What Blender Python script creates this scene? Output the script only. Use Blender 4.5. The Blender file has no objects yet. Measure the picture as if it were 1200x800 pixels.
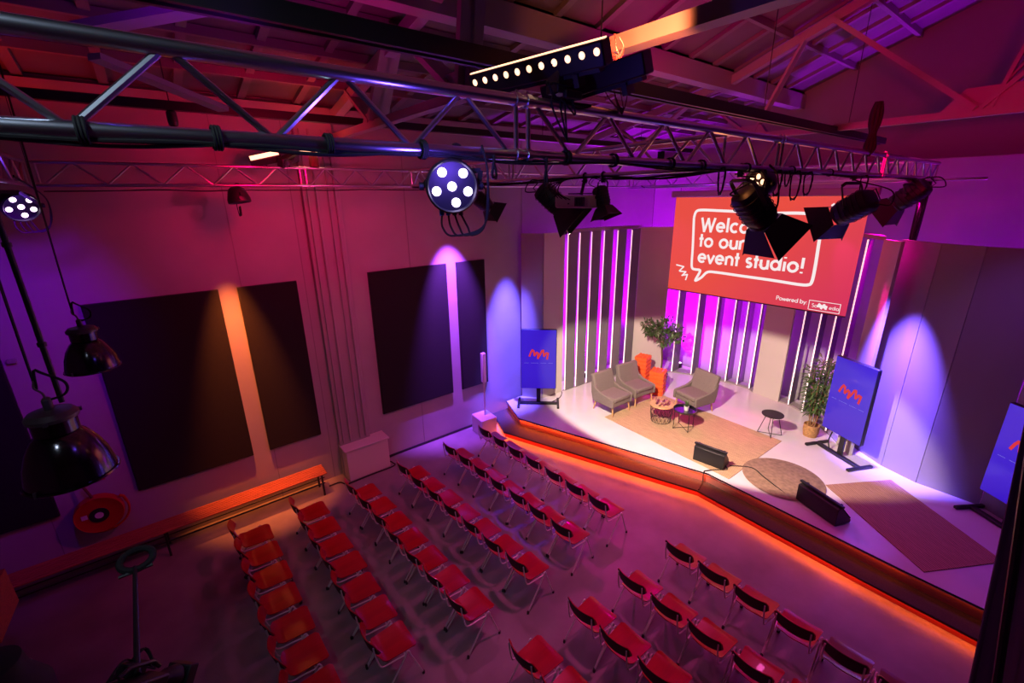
import bpy, bmesh, math, random
from mathutils import Vector, Matrix, Quaternion
random.seed(7)
PI = math.pi
scene = bpy.context.scene
COL = scene.collection

# ------------------------------------------------------------------ camera
H = 5.4
YAW, PITCH, ROLL, FPX = 0.90067, 0.31169, -0.01438, 526.39
_d = Vector((math.cos(YAW)*math.cos(PITCH), math.sin(YAW)*math.cos(PITCH), -math.sin(PITCH)))
_r = _d.cross(Vector((0, 0, 1))).normalized()
_u = _r.cross(_d)
CR = _r*math.cos(ROLL) + _u*math.sin(ROLL)
CU = -_r*math.sin(ROLL) + _u*math.cos(ROLL)
CP = Vector((0, 0, H))
cam_data = bpy.data.cameras.new('camera')
cam_data.sensor_width = 36.0
cam_data.lens = FPX/1200*36
cam_data.clip_start = 0.05
cam = bpy.data.objects.new('camera', cam_data)
COL.objects.link(cam)
cam.matrix_world = Matrix(((CR.x, CU.x, -_d.x, CP.x), (CR.y, CU.y, -_d.y, CP.y), (CR.z, CU.z, -_d.z, CP.z), (0, 0, 0, 1)))
scene.camera = cam

def ray(px, py):
    return CR*(px-600) - CU*(py-400) + _d*FPX
def at(px, py, ax, val):
    """the place on the plane x/y/z = val that a point of the photograph shows"""
    d = ray(px, py)
    return CP + d*((val-CP[ax])/d[ax])

# ------------------------------------------------------------------ world, exposure
world = bpy.data.worlds.new('world'); scene.world = world
world.use_nodes = True
world.node_tree.nodes['Background'].inputs[0].default_value = (0.5, 0.1, 0.4, 1)
world.node_tree.nodes['Background'].inputs[1].default_value = 0.006
scene.view_settings.view_transform = 'Standard'
scene.view_settings.look = 'None'
scene.view_settings.exposure = 0.0
scene.view_settings.gamma = 1.0
scene.view_settings.use_curve_mapping = False

# ------------------------------------------------------------------ lights
def spot(loc, tgt, col, watt, deg, blend=0.3, size=0.05):
    l = bpy.data.lights.new('spot_light', 'SPOT'); l.energy = watt; l.color = col
    l.spot_size = math.radians(deg); l.spot_blend = blend; l.shadow_soft_size = size
    o = bpy.data.objects.new('spot_light', l); COL.objects.link(o)
    o.location = loc
    o.rotation_euler = (Vector(tgt)-Vector(loc)).to_track_quat('-Z', 'Y').to_euler()
    return o
def area(loc, tgt, col, watt, sx, sy, xdir=None, spread=180):
    l = bpy.data.lights.new('area_light', 'AREA'); l.energy = watt; l.color = col
    l.shape = 'RECTANGLE'; l.size = sx; l.size_y = sy; l.spread = math.radians(spread)
    o = bpy.data.objects.new('area_light', l); COL.objects.link(o)
    z = -(Vector(tgt)-Vector(loc)).normalized()
    x = Vector(xdir) if xdir else z.orthogonal()
    x = (x - z*x.dot(z)).normalized(); y = z.cross(x)
    o.matrix_world = Matrix(((x.x, y.x, z.x, loc[0]), (x.y, y.y, z.y, loc[1]), (x.z, y.z, z.z, loc[2]), (0, 0, 0, 1)))
    return o

WARM = (1.0, 0.75, 0.58)
MAG = (1.0, 0.0, 0.42)
PUR = (0.50, 0.0, 1.0)
VIO = (0.22, 0.05, 1.0)
BLU = (0.10, 0.06, 1.0)
RED = (1.0, 0.02, 0.05)
ORA = (1.0, 0.16, 0.03)
# warm key light of the big spotlights onto the seating corner and the rugs
key = spot((3.95, 3.85, 5.0), (9.6, 5.0, 0.36), WARM, 3500, 38, 0.2, 0.04)
key.scale = (1.95, 1.0, 1.0)                       # barn doors closed above and below, open at the sides
spot((4.45, 2.0, 5.1), (9.4, 3.0, 0.3), WARM, 120, 38, 0.5, 0.07)
# magenta wash of the rig over stage and hall
spot((9.5, 3.2, 5.4), (10.33, 2.12, 3.0), (1.0, 0.0, 0.30), 420, 24, 0.6, 0.05)
spot((10.9, 2.0, 5.2), (8.8, 5.2, 0.3), MAG, 620, 75, 0.6, 0.1)
spot((9.5, 7.2, 5.6), (8.6, 4.0, 0.3), MAG, 360, 80, 0.6, 0.1)
spot((4.0, 3.0, 5.15), (4.6, 3.2, 0.0), (1.0, 0.07, 0.36), 300, 100, 0.9, 0.15)
spot((3.6, 6.2, 5.3), (2.8, 5.4, 0.0), (0.9, 0.10, 0.45), 95, 90, 0.9, 0.15)
spot((0.4, 7.0, 5.5), (1.2, 6.6, 0.0), (1.0, 0.06, 0.10), 14, 80, 0.9, 0.15)
spot((8.8, 2.4, 5.6), (6.3, 0.6, 0.0), (0.9, 0.1, 0.5), 60, 110, 0.9, 0.15)
spot((8.9, 0.6, 5.6), (9.2, -0.2, 0.3), (0.45, 0.08, 1.0), 110, 90, 0.9, 0.15)
# narrow washes grazing down the long wall and the set
spot((0.87, 7.9, 5.45), (0.87, 8.44, 1.7), (1.0, 0.18, 0.03), 2600, 32, 0.9, 0.04)
spot((4.95, 7.75, 5.35), (5.02, 8.40, 3.2), (0.34, 0.06, 1.0), 4200, 44, 0.8, 0.04)
spot((6.60, 7.55, 5.3), (6.50, 8.42, 1.7), (0.12, 0.08, 1.0), 8500, 30, 1.0, 0.04)
spot((9.4, 2.05, 4.9), (10.25, 1.55, 1.75), (0.16, 0.08, 1.0), 11000, 32, 1.0, 0.04)
spot((4.6, 7.2, 5.4), (4.45, 5.15, 0.0), (0.15, 0.02, 1.0), 560, 26, 0.9, 0.05)
spot((-0.8, 5.9, 5.35), (-2.0, 8.4, 3.6), (0.28, 0.0, 1.0), 190, 80, 0.9, 0.06)
# red and orange light thrown up onto the roof
spot((2.3, 7.65, 6.15), (2.6, 7.9, 7.2), (1.0, 0.03, 0.01), 22, 130, 0.7, 0.1)
spot((-1.0, 7.3, 6.0), (-0.7, 7.6, 7.2), (1.0, 0.015, 0.005), 35, 120, 0.7, 0.1)
spot((1.5, 6.3, 5.9), (2.0, 8.3, 5.9), (1.0, 0.0, 0.06), 110, 150, 0.9, 0.15)
spot((5.5, 3.6, 5.95), (8.0, 4.0, 8.0), (1.0, 0.0, 0.22), 170, 160, 0.9, 0.2)
spot((4.0, 0.2, 5.95), (9.6, 1.6, 7.6), (1.0, 0.0, 0.07), 420, 70, 0.9, 0.15)
spot((2.0, 4.8, 5.95), (1.6, 5.2, 8.0), (0.8, 0.0, 0.30), 45, 150, 0.9, 0.2)
spot((0.6, 3.0, 6.0), (0.3, 4.6, 7.9), (0.35, 0.0, 1.0), 50, 90, 0.9, 0.2)
# magenta spot added in mid-hall to redden the long wall
spot((2.9, 4.5, 5.4), (2.4, 8.4, 3.0), (1.0, 0.04, 0.24), 300, 110, 0.9, 0.1)
# violet spot added on the camera side to brighten the curtain
spot((0.4, 1.5, 6.0), (3.1, -1.3, 2.6), (0.7, 0.08, 0.6), 60, 30, 0.9, 0.1)
# cool spot added behind the camera to brighten the near truss
spot((-1.3, 0.5, 7.3), (-0.1, 1.9, 5.75), (0.62, 0.78, 1.0), 150, 60, 0.8, 0.15)
# general low light of the hall
area((3.0, 3.5, 6.3), (3.0, 3.5, 0), (1.0, 0.10, 0.35), 8, 6, 6)
area((9.0, 4.0, 6.0), (9.5, 4.3, 0), (1.0, 0.03, 0.55), 10, 3, 5)

# ------------------------------------------------------------------ materials
def mat(name, col, rough=0.5, metal=0.0, emit=None, es=1.0, noise=None, coat=0.0, bump=0.0, spec=None, alpha=None, trans=0.0):
    m = bpy.data.materials.new(name); m.use_nodes = True
    nt = m.node_tree; b = nt.nodes['Principled BSDF']
    b.inputs['Base Color'].default_value = (*col, 1)
    b.inputs['Roughness'].default_value = rough
    b.inputs['Metallic'].default_value = metal
    if coat: b.inputs['Coat Weight'].default_value = coat
    if spec is not None: b.inputs['Specular IOR Level'].default_value = spec
    if trans: b.inputs['Transmission Weight'].default_value = trans
    if emit:
        b.inputs['Emission Color'].default_value = (*emit, 1)
        b.inputs['Emission Strength'].default_value = es
    if noise:
        sc, lo, hi = noise[:3]
        tc = nt.nodes.new('ShaderNodeTexCoord'); n = nt.nodes.new('ShaderNodeTexNoise')
        mp = nt.nodes.new('ShaderNodeMapping')
        if len(noise) > 3: mp.inputs['Scale'].default_value = noise[3]
        n.inputs['Scale'].default_value = sc; n.inputs['Detail'].default_value = 6
        r = nt.nodes.new('ShaderNodeValToRGB')
        r.color_ramp.elements[0].position = 0.3; r.color_ramp.elements[1].position = 0.7
        r.color_ramp.elements[0].color = (*[c*lo for c in col], 1)
        r.color_ramp.elements[1].color = (*[min(1, c*hi) for c in col], 1)
        nt.links.new(tc.outputs['Object'], mp.inputs[0]); nt.links.new(mp.outputs[0], n.inputs['Vector'])
        nt.links.new(n.outputs['Fac'], r.inputs[0]); nt.links.new(r.outputs[0], b.inputs['Base Color'])
        if bump:
            bp = nt.nodes.new('ShaderNodeBump'); bp.inputs['Strength'].default_value = bump
            nt.links.new(n.outputs['Fac'], bp.inputs['Height']); nt.links.new(bp.outputs[0], b.inputs['Normal'])
    return m
M = {}
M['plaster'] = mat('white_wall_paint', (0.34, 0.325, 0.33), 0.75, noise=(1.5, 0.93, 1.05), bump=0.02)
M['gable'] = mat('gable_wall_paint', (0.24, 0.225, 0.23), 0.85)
M['concrete'] = mat('polished_concrete', (0.25, 0.235, 0.235), 0.42, noise=(1.3, 0.72, 1.2), bump=0.01)
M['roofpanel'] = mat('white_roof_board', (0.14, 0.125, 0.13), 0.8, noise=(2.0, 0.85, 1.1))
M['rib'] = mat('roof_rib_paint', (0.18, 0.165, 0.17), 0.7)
M['steelwhite'] = mat('white_steel', (0.30, 0.285, 0.285), 0.5)
M['stagefloor'] = mat('stage_floor_vinyl', (0.66, 0.62, 0.62), 0.22, noise=(2.2, 0.95, 1.03))
M['tread'] = mat('dark_step_carpet', (0.040, 0.034, 0.032), 0.8, noise=(40, 0.8, 1.2))
M['riser'] = mat('step_riser_board', (0.28, 0.11, 0.09), 0.5)
M['riserglow'] = mat('riser_board_red_glow', (0.22, 0.012, 0.01), 0.5)  # red reflection of the orange strip light put into the base colour
M['blackedge'] = mat('black_metal_edge', (0.01, 0.01, 0.01), 0.4, 0.6)
M['setboard'] = mat('set_wall_board', (0.55, 0.50, 0.46), 0.7, noise=(1.0, 0.97, 1.02))
M['setdark'] = mat('set_wall_taupe_board', (0.26, 0.23, 0.23), 0.7, noise=(1.0, 0.97, 1.02))
M['setgrey'] = mat('set_wall_dark_board', (0.30, 0.27, 0.27), 0.7)
M['fin'] = mat('slat_paint', (0.17, 0.155, 0.165), 0.6)
M['ledwhite'] = mat('white_strip_light', (1, 1, 1), 0.5, emit=(1.0, 0.58, 0.60), es=1.35)
M['ledorange'] = mat('orange_strip_light', (1, 0.3, 0.1), 0.5, emit=(1.0, 0.16, 0.03), es=3.0)
M['acoustic'] = mat('black_felt', (0.006, 0.006, 0.007), 0.95, noise=(60, 0.8, 1.2))
M['alu'] = mat('aluminium_tube', (0.55, 0.57, 0.62), 0.28, 1.0)
M['black'] = mat('black_metal', (0.012, 0.012, 0.013), 0.45)
M['blackgloss'] = mat('black_gloss', (0.012, 0.012, 0.014), 0.15, coat=0.6)
M['cable'] = mat('black_rubber', (0.008, 0.008, 0.008), 0.8)
M['chrome'] = mat('chrome_tube', (0.72, 0.70, 0.70), 0.4, 0.3)
M['redply'] = mat('red_lacquered_plywood', (0.40, 0.003, 0.008), 0.28, noise=(3, 0.85, 1.1, (1, 8, 1)), coat=0.2)
M['brownply'] = mat('brown_lacquered_plywood', (0.20, 0.09, 0.05), 0.3, coat=0.5)
M['darkply'] = mat('black_chair_back', (0.02, 0.012, 0.013), 0.6)
M['wood'] = mat('pale_oak', (0.60, 0.36, 0.16), 0.5, noise=(3, 0.8, 1.1, (1, 1, 6)))
M['benchwood'] = mat('bench_wood', (0.45, 0.14, 0.07), 0.5, noise=(4, 0.7, 1.1, (1, 10, 10)))
M['fabric'] = mat('grey_beige_fabric', (0.19, 0.155, 0.14), 0.9, noise=(90, 0.8, 1.15), bump=0.1)
M['crate'] = mat('orange_plastic', (0.85, 0.14, 0.03), 0.4)
M['leaf'] = mat('green_leaf', (0.05, 0.10, 0.025), 0.45, noise=(5, 0.6, 1.6))
M['bark'] = mat('brown_bark', (0.10, 0.05, 0.03), 0.8)
M['cane'] = mat('bamboo_cane', (0.30, 0.16, 0.07), 0.6)
M['basket'] = mat('woven_basket', (0.50, 0.27, 0.10), 0.8, noise=(30, 0.6, 1.2), bump=0.4)
M['jute2'] = mat('brown_round_rug', (0.26, 0.17, 0.11), 0.95, noise=(14, 0.7, 1.2), bump=0.3)
M['ceramic'] = mat('white_ceramic', (0.75, 0.73, 0.72), 0.3)
M['glass'] = mat('clear_glass', (1, 1, 1), 0.02, trans=1.0)
M['hosered'] = mat('hose_reel_red', (0.38, 0.008, 0.01), 0.4)
M['white'] = mat('white_plastic', (0.6, 0.58, 0.58), 0.4)
M['projector'] = mat('projector_shell', (0.5, 0.47, 0.46), 0.5)
M['pendant'] = mat('dark_polished_metal', (0.10, 0.09, 0.10), 0.16, 1.0)
M['pendantcap'] = mat('grey_cast_metal', (0.10, 0.09, 0.09), 0.4, 0.3)
M['lensdark'] = mat('dark_lens', (0.02, 0.02, 0.03), 0.05, coat=1.0)
M['lensviolet'] = mat('lit_violet_lens', (1, 1, 1), 0.3, emit=(0.75, 0.62, 1.0), es=6.0)
M['lenspink'] = mat('lit_pink_lens', (1, 1, 1), 0.3, emit=(1.0, 0.72, 0.9), es=3.0)
M['lensorange'] = mat('lit_orange_lens', (1, 1, 1), 0.3, emit=(1.0, 0.50, 0.28), es=2.6)
M['lenswarm'] = mat('lit_warm_lens', (1, 1, 1), 0.3, emit=(1.0, 0.68, 0.5), es=3.5)
M['strapred'] = mat('red_black_strap', (0.10, 0.01, 0.01), 0.7)
M['blueplug'] = mat('blue_plug', (0.01, 0.10, 0.6), 0.4)
M['curtain'] = mat('dark_curtain_cloth', (0.13, 0.10, 0.12), 0.9)
M['textwhite'] = mat('white_projected_lines', (0, 0, 0), 0.9, emit=(1.0, 0.87, 0.87), es=0.95)
M['logored'] = mat('red_logo', (0, 0, 0), 0.5, emit=(0.75, 0.035, 0.03), es=0.9)
M['thinblue'] = mat('pale_blue_lines', (0, 0, 0), 0.5, emit=(0.35, 0.35, 0.95), es=0.8)
M['silverleaf'] = mat('grey_plinth', (0.33, 0.30, 0.29), 0.5)

def grad_mat(name, c0, c1, axis, lo, hi, rough=0.6):
    """what a screen shows: a diagonal run from one colour to another"""
    m = bpy.data.materials.new(name); m.use_nodes = True; nt = m.node_tree
    b = nt.nodes['Principled BSDF']; b.inputs['Base Color'].default_value = (0.02, 0.02, 0.02, 1); b.inputs['Roughness'].default_value = rough
    tc = nt.nodes.new('ShaderNodeTexCoord'); dp = nt.nodes.new('ShaderNodeVectorMath'); dp.operation = 'DOT_PRODUCT'
    dp.inputs[1].default_value = axis
    mr = nt.nodes.new('ShaderNodeMapRange'); mr.inputs[1].default_value = lo; mr.inputs[2].default_value = hi
    r = nt.nodes.new('ShaderNodeValToRGB'); r.color_ramp.elements[0].color = (*c0, 1); r.color_ramp.elements[1].color = (*c1, 1)
    nt.links.new(tc.outputs['Object'], dp.inputs[0]); nt.links.new(dp.outputs['Value'], mr.inputs[0])
    nt.links.new(mr.outputs[0], r.inputs[0]); nt.links.new(r.outputs[0], b.inputs['Emission Color'])
    b.inputs['Emission Strength'].default_value = 1.0
    return m
M['screen'] = grad_mat('projected_coral', (0.80, 0.075, 0.05), (0.62, 0.025, 0.11), (0, -1, -0.9), -1.2, 2.4, 0.9)
M['tvblue'] = grad_mat('blue_display', (0.036, 0.010, 0.58), (0.024, 0.001, 0.32), (0.3, 0, -1), -0.8, 0.8, 0.12)
def weave(name, col, sc):
    m = bpy.data.materials.new(name); m.use_nodes = True; nt = m.node_tree; b = nt.nodes['Principled BSDF']
    b.inputs['Roughness'].default_value = 0.95
    tc = nt.nodes.new('ShaderNodeTexCoord'); w = nt.nodes.new('ShaderNodeTexWave'); w.wave_type = 'BANDS'; w.bands_direction = 'X'
    w.inputs['Scale'].default_value = sc; w.inputs['Distortion'].default_value = 2.5; w.inputs['Detail'].default_value = 3
    n = nt.nodes.new('ShaderNodeTexNoise'); n.inputs['Scale'].default_value = 3
    mp = nt.nodes.new('ShaderNodeMapping'); mp.inputs['Scale'].default_value = (9, 1.5, 1)
    mx = nt.nodes.new('ShaderNodeMix'); mx.inputs[0].default_value = 0.5
    r = nt.nodes.new('ShaderNodeValToRGB'); r.color_ramp.elements[0].position = 0.3; r.color_ramp.elements[1].position = 0.7
    r.color_ramp.elements[0].color = (*[c*0.5 for c in col], 1); r.color_ramp.elements[1].color = (*[c*1.15 for c in col], 1)
    nt.links.new(tc.outputs['Object'], w.inputs['Vector']); nt.links.new(tc.outputs['Object'], mp.inputs[0]); nt.links.new(mp.outputs[0], n.inputs['Vector'])
    nt.links.new(w.outputs['Fac'], mx.inputs[2]); nt.links.new(n.outputs['Fac'], mx.inputs[3])
    nt.links.new(mx.outputs[0], r.inputs[0]); nt.links.new(r.outputs[0], b.inputs['Base Color'])
    bp = nt.nodes.new('ShaderNodeBump'); bp.inputs['Strength'].default_value = 0.3
    nt.links.new(w.outputs['Fac'], bp.inputs['Height']); nt.links.new(bp.outputs[0], b.inputs['Normal'])
    return m
M['jute'] = weave('jute_weave', (0.55, 0.37, 0.21), 9)
M['jutedark'] = weave('brown_jute_weave', (0.42, 0.23, 0.15), 9)

# ------------------------------------------------------------------ mesh helpers
class MB:
    def __init__(s): s.v = []; s.f = []; s.mi = []
    def add(s, vs, fs, mi=0):
        o = len(s.v); s.v += [tuple(v) for v in vs]; s.f += [tuple(i+o for i in f) for f in fs]; s.mi += [mi]*len(fs); return s
    def box(s, c, sz, R=None, mi=0):
        x, y, z = [a/2 for a in sz]; c = Vector(c)
        vs = [Vector((i*x, j*y, k*z)) for i in (-1, 1) for j in (-1, 1) for k in (-1, 1)]
        if R is not None: vs = [R @ v for v in vs]
        return s.add([v+c for v in vs], [(0, 1, 3, 2), (4, 6, 7, 5), (0, 4, 5, 1), (2, 3, 7, 6), (0, 2, 6, 4), (1, 5, 7, 3)], mi)
    def beam(s, a, b, w, h, up=(0, 0, 1), mi=0):
        a = Vector(a); b = Vector(b); d = (b-a); L = d.length; d.normalize()
        up = Vector(up)
        if abs(d.dot(up)) > 0.99: up = Vector((1, 0, 0))
        y = up.cross(d).normalized(); z = d.cross(y)
        R = Matrix((d, y, z)).transposed()
        return s.box((a+b)/2, (L, w, h), R, mi)
    def tube(s, pts, r, n=8, closed=False, cap=True, mi=0):
        pts = [Vector(p) for p in pts]; N = len(pts); o = len(s.v)
        rs = r if isinstance(r, (list, tuple)) else [r]*N
        prev = None; fr = []
        for i in range(N):
            if closed: t = pts[(i+1) % N]-pts[i-1]
            else: t = pts[min(i+1, N-1)]-pts[max(i-1, 0)]
            t.normalize()
            if prev is None: a = t.orthogonal().normalized()
            else: a = (prev - t*prev.dot(t)); a = a.normalized() if a.length > 1e-6 else t.orthogonal().normalized()
            prev = a; b = t.cross(a); fr.append((a, b))
            for k in range(n):
                an = 2*PI*k/n; s.v.append(tuple(pts[i]+(a*math.cos(an)+b*math.sin(an))*rs[i]))
        for i in range(N if closed else N-1):
            for k in range(n):
                j = (i+1) % N
                s.f.append((o+i*n+k, o+i*n+(k+1) % n, o+j*n+(k+1) % n, o+j*n+k)); s.mi.append(mi)
        if cap and not closed:
            s.f.append(tuple(o+k for k in reversed(range(n)))); s.mi.append(mi)
            s.f.append(tuple(o+(N-1)*n+k for k in range(n))); s.mi.append(mi)
        return s
    def lathe(s, prof, c=(0, 0, 0), n=32, R=None, mi=0, close=False):
        c = Vector(c); o = len(s.v)
        for (r, z) in prof:
            for k in range(n):
                an = 2*PI*k/n; p = Vector((r*math.cos(an), r*math.sin(an), z))
                if R is not None: p = R @ p
                s.v.append(tuple(p+c))
        m = len(prof)
        for i in range(m if close else m-1):
            for k in range(n):
                j = (i+1) % m
                s.f.append((o+i*n+k, o+i*n+(k+1) % n, o+j*n+(k+1) % n, o+j*n+k)); s.mi.append(mi)
        if not close:
            if prof[0][0] > 1e-4: s.f.append(tuple(o+k for k in reversed(range(n)))); s.mi.append(mi)
            if prof[-1][0] > 1e-4: s.f.append(tuple(o+(m-1)*n+k for k in range(n))); s.mi.append(mi)
        return s
    def prism(s, poly, z0, z1, mi=0):
        n = len(poly); vs = [(x, y, z0) for x, y in poly]+[(x, y, z1) for x, y in poly]
        fs = [tuple(reversed(range(n))), tuple(range(n, 2*n))]+[(i, (i+1) % n, n+(i+1) % n, n+i) for i in range(n)]
        return s.add(vs, fs, mi)
    def grid(s, fn, nu, nv, mi=0, th=None):
        o = len(s.v)
        for i in range(nu+1):
            for j in range(nv+1): s.v.append(tuple(fn(i/nu, j/nv)))
        for i in range(nu):
            for j in range(nv):
                a = o+i*(nv+1)+j; s.f.append((a, a+nv+1, a+nv+2, a+1)); s.mi.append(mi)
        return s
    def build(s, name, mats, parent=None, bevel=0.0, smooth=35, solid=0.0, subsurf=0, loc=None):
        me = bpy.data.meshes.new(name); me.from_pydata(s.v, [], s.f)
        if not isinstance(mats, (list, tuple)): mats = [mats]
        for m in mats: me.materials.append(M[m] if isinstance(m, str) else m)
        for p, i in zip(me.polygons, s.mi): p.material_index = i
        bm = bmesh.new(); bm.from_mesh(me); bmesh.ops.recalc_face_normals(bm, faces=bm.faces); bm.to_mesh(me); bm.free()
        if smooth:
            for p in me.polygons: p.use_smooth = True
            me.set_sharp_from_angle(angle=math.radians(smooth))
        o = bpy.data.objects.new(name, me); COL.objects.link(o)
        if parent: o.parent = parent
        if loc: o.location = loc
        if solid:
            md = o.modifiers.new('solid', 'SOLIDIFY'); md.thickness = solid; md.offset = 0
        if subsurf:
            md = o.modifiers.new('sub', 'SUBSURF'); md.levels = subsurf; md.render_levels = subsurf
        if bevel:
            md = o.modifiers.new('bevel', 'BEVEL'); md.width = bevel; md.segments = 2; md.limit_method = 'ANGLE'; md.angle_limit = math.radians(40)
        return o
def tag(o, label, cat, group=None, kind=None):
    o['label'] = label; o['category'] = cat
    if group: o['group'] = group
    if kind: o['kind'] = kind
    return o
def thing(name, label, cat, loc=(0, 0, 0), rz=0.0, group=None):
    o = bpy.data.objects.new(name, None); COL.objects.link(o); o.empty_display_size = 0.1
    o.location = loc; o.rotation_euler = (0, 0, rz)
    return tag(o, label, cat, group)
def struct(o): o['kind'] = 'structure'; return o
def copy_tree(o, parent=None):
    c = o.copy(); COL.objects.link(c); c.parent = parent
    for ch in list(o.children):
        copy_tree(ch, c)
    return c
def basis(z, up=(0, 0, 1)):
    """rotation whose local z axis points along z"""
    z = Vector(z).normalized(); up = Vector(up)
    if abs(z.dot(up)) > 0.98: up = Vector((1, 0, 0))
    x = up.cross(z).normalized(); y = z.cross(x)
    return Matrix((x, y, z)).transposed()
def arc(c, r, a0, a1, n, ax=(1, 0, 0), ay=(0, 0, 1)):
    c = Vector(c); ax = Vector(ax); ay = Vector(ay)
    return [c+ax*r*math.cos(a0+(a1-a0)*i/n)+ay*r*math.sin(a0+(a1-a0)*i/n) for i in range(n+1)]
def smoothpath(pts, k=6):
    pts = [Vector(p) for p in pts]; out = []
    P_ = [pts[0]]+pts+[pts[-1]]
    for i in range(1, len(P_)-2):
        p0, p1, p2, p3 = P_[i-1:i+3]
        for j in range(k):
            t = j/k
            out.append(0.5*((2*p1)+(p2-p0)*t+(2*p0-5*p1+4*p2-p3)*t*t+(-p0+3*p1-3*p2+p3)*t**3))
    out.append(pts[-1]); return out

# ------------------------------------------------------------------ room shell
WY, BX = 8.48, 12.3
X0R, YR = -5.0, -8.6
def roofz(y):
    if y > 4.93: return 6.9+(WY-y)*0.197
    if y > 0: return 7.6+0.378*(4.93-y)
    return 9.46+0.378*y
struct(MB().box(((X0R+BX)/2+0.2, (WY+YR)/2, -0.1), (BX-X0R+1.0, WY-YR+0.6, 0.2)).build('floor', 'concrete'))
wl = MB().box(((X0R+BX)/2, WY+0.1, 3.5), (BX-X0R, 0.2, 7.0))
for x in (-4.9, -1.9, 0.62+0.45, 2.05, 4.1, 7.07, 9.9):                       # joints between the wall boards
    wl.box((x, WY-0.001, 3.4), (0.012, 0.006, 6.8), mi=1)
struct(wl.build('wall_left', ['plaster', 'gable']))
wb = MB().box((BX+0.3, (WY+YR)/2, 3.0), (0.6, WY-YR, 6.0))
struct(wb.build('wall_back', 'plaster', bevel=0.02))
prof = [(YR, 6.0), (WY, 6.0), (WY, 6.9), (4.93, 7.6), (0, 9.46), (YR, roofz(YR))]
g = MB(); n = len(prof)
g.add([(BX+0.35, y, z) for y, z in prof]+[(BX+0.55, y, z) for y, z in prof], [tuple(range(n)), tuple(reversed(range(n, 2*n)))]+[(i, (i+1) % n, n+(i+1) % n, n+i) for i in range(n)])
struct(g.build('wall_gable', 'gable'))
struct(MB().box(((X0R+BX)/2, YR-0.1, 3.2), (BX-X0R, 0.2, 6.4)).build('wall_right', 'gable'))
prof2 = [(YR, 0), (WY, 0)]+prof[2:]
g = MB(); n = len(prof2)
g.add([(X0R, y, z) for y, z in prof2]+[(X0R-0.2, y, z) for y, z in prof2], [tuple(range(n)), tuple(reversed(range(n, 2*n)))]+[(i, (i+1) % n, n+(i+1) % n, n+i) for i in range(n)])
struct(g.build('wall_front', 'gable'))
# roof: boards, closely set ribs down the slope and cross battens
segs = [(WY, 4.93), (4.93, 0.0), (0.0, YR)]
rf = MB()
for (ya, yb) in segs:
    za, zb = roofz(ya), roofz(yb)
    rf.add([(X0R, ya, za), (BX+0.6, ya, za), (BX+0.6, yb, zb), (X0R, yb, zb), (X0R, ya, za+0.15), (BX+0.6, ya, za+0.15), (BX+0.6, yb, zb+0.15), (X0R, yb, zb+0.15)],
           [(0, 1, 2, 3), (7, 6, 5, 4), (0, 4, 5, 1), (1, 5, 6, 2), (2, 6, 7, 3), (3, 7, 4, 0)])
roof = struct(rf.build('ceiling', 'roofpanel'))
rb = MB()
for (ya, yb) in segs[:2]:
    x = X0R+0.3
    while x < BX:
        rb.beam((x, ya, roofz(ya)-0.03), (x, yb+0.001, roofz(yb)-0.03), 0.10, 0.07); x += 0.78
    L = ya-yb; k = int(L/0.85)
    for i in range(k+1):
        y = ya-L*i/k-0.02
        rb.beam((X0R, y, roofz(y)-0.06), (BX+0.5, y, roofz(y)-0.05), 0.07, 0.10)
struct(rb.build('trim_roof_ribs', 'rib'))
pb = MB()
for y in (4.93, 0.5):
    pb.beam((X0R, y, roofz(y)-0.2), (BX+0.5, y, roofz(y)-0.2), 0.22, 0.3)
struct(pb.build('trim_purlins', 'steelwhite'))
cr = MB().beam((X0R, WY-0.08, 6.72), (BX, WY-0.08, 6.72), 0.16, 0.22)
struct(cr.build('trim_wall_plate', 'plaster'))
# pilaster with conduits on the left wall, and the boxed radiator below
pl = MB().box((2.52, WY-0.05, 3.35), (0.62, 0.10, 6.7))
struct(pl.build('trim_pilaster', 'plaster', bevel=0.01))
for i, x in enumerate((2.28, 2.42, 2.62, 2.74)):
    tag(MB().tube([(x, WY-0.13, 0.75), (x, WY-0.13, 6.5)], (0.014, 0.02, 0.015, 0.02)[i], 10).build('conduit_pipe', 'steelwhite'),
        ['white conduit pipe on the wall pilaster, leftmost of the four', 'thicker white conduit pipe, second from the left on the pilaster',
         'white conduit pipe, third from the left on the wall pilaster', 'thicker white conduit pipe, rightmost of the four on the pilaster'][i], 'pipe', 'conduit pipes on the wall pilaster')
rd = thing('radiator_cabinet', 'white boxed radiator cabinet on the floor below the wall conduits', 'radiator', (2.66, 8.28, 0))
MB().box((0, 0, 0.33), (0.86, 0.36, 0.66)).build('housing', 'white', rd, bevel=0.01)
MB().box((0, -0.005, 0.675), (0.92, 0.39, 0.03)).build('top_panel', 'white', rd, bevel=0.008)
bs = MB().beam((3.15, WY-0.015, 0.015), (6.4, WY-0.015, 0.015), 0.03, 0.03)
struct(bs.build('baseboard_left', 'black'))
tag(MB().tube(smoothpath([(1.85, 8.2, 0.02), (2.05, 8.2, 0.015), (2.12, 8.08, 0.015), (2.2, 8.04, 0.015), (2.6, 8.05, 0.015), (3.14, 8.05, 0.015), (3.17, 8.2, 0.015), (3.2, 8.42, 0.015), (4.4, 8.43, 0.02), (5.4, 8.43, 0.02)], 5), 0.013, 6).build('floor_cable', 'cable'),
    'black cable running along the floor around the radiator cabinet and wall', 'cable')

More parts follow.
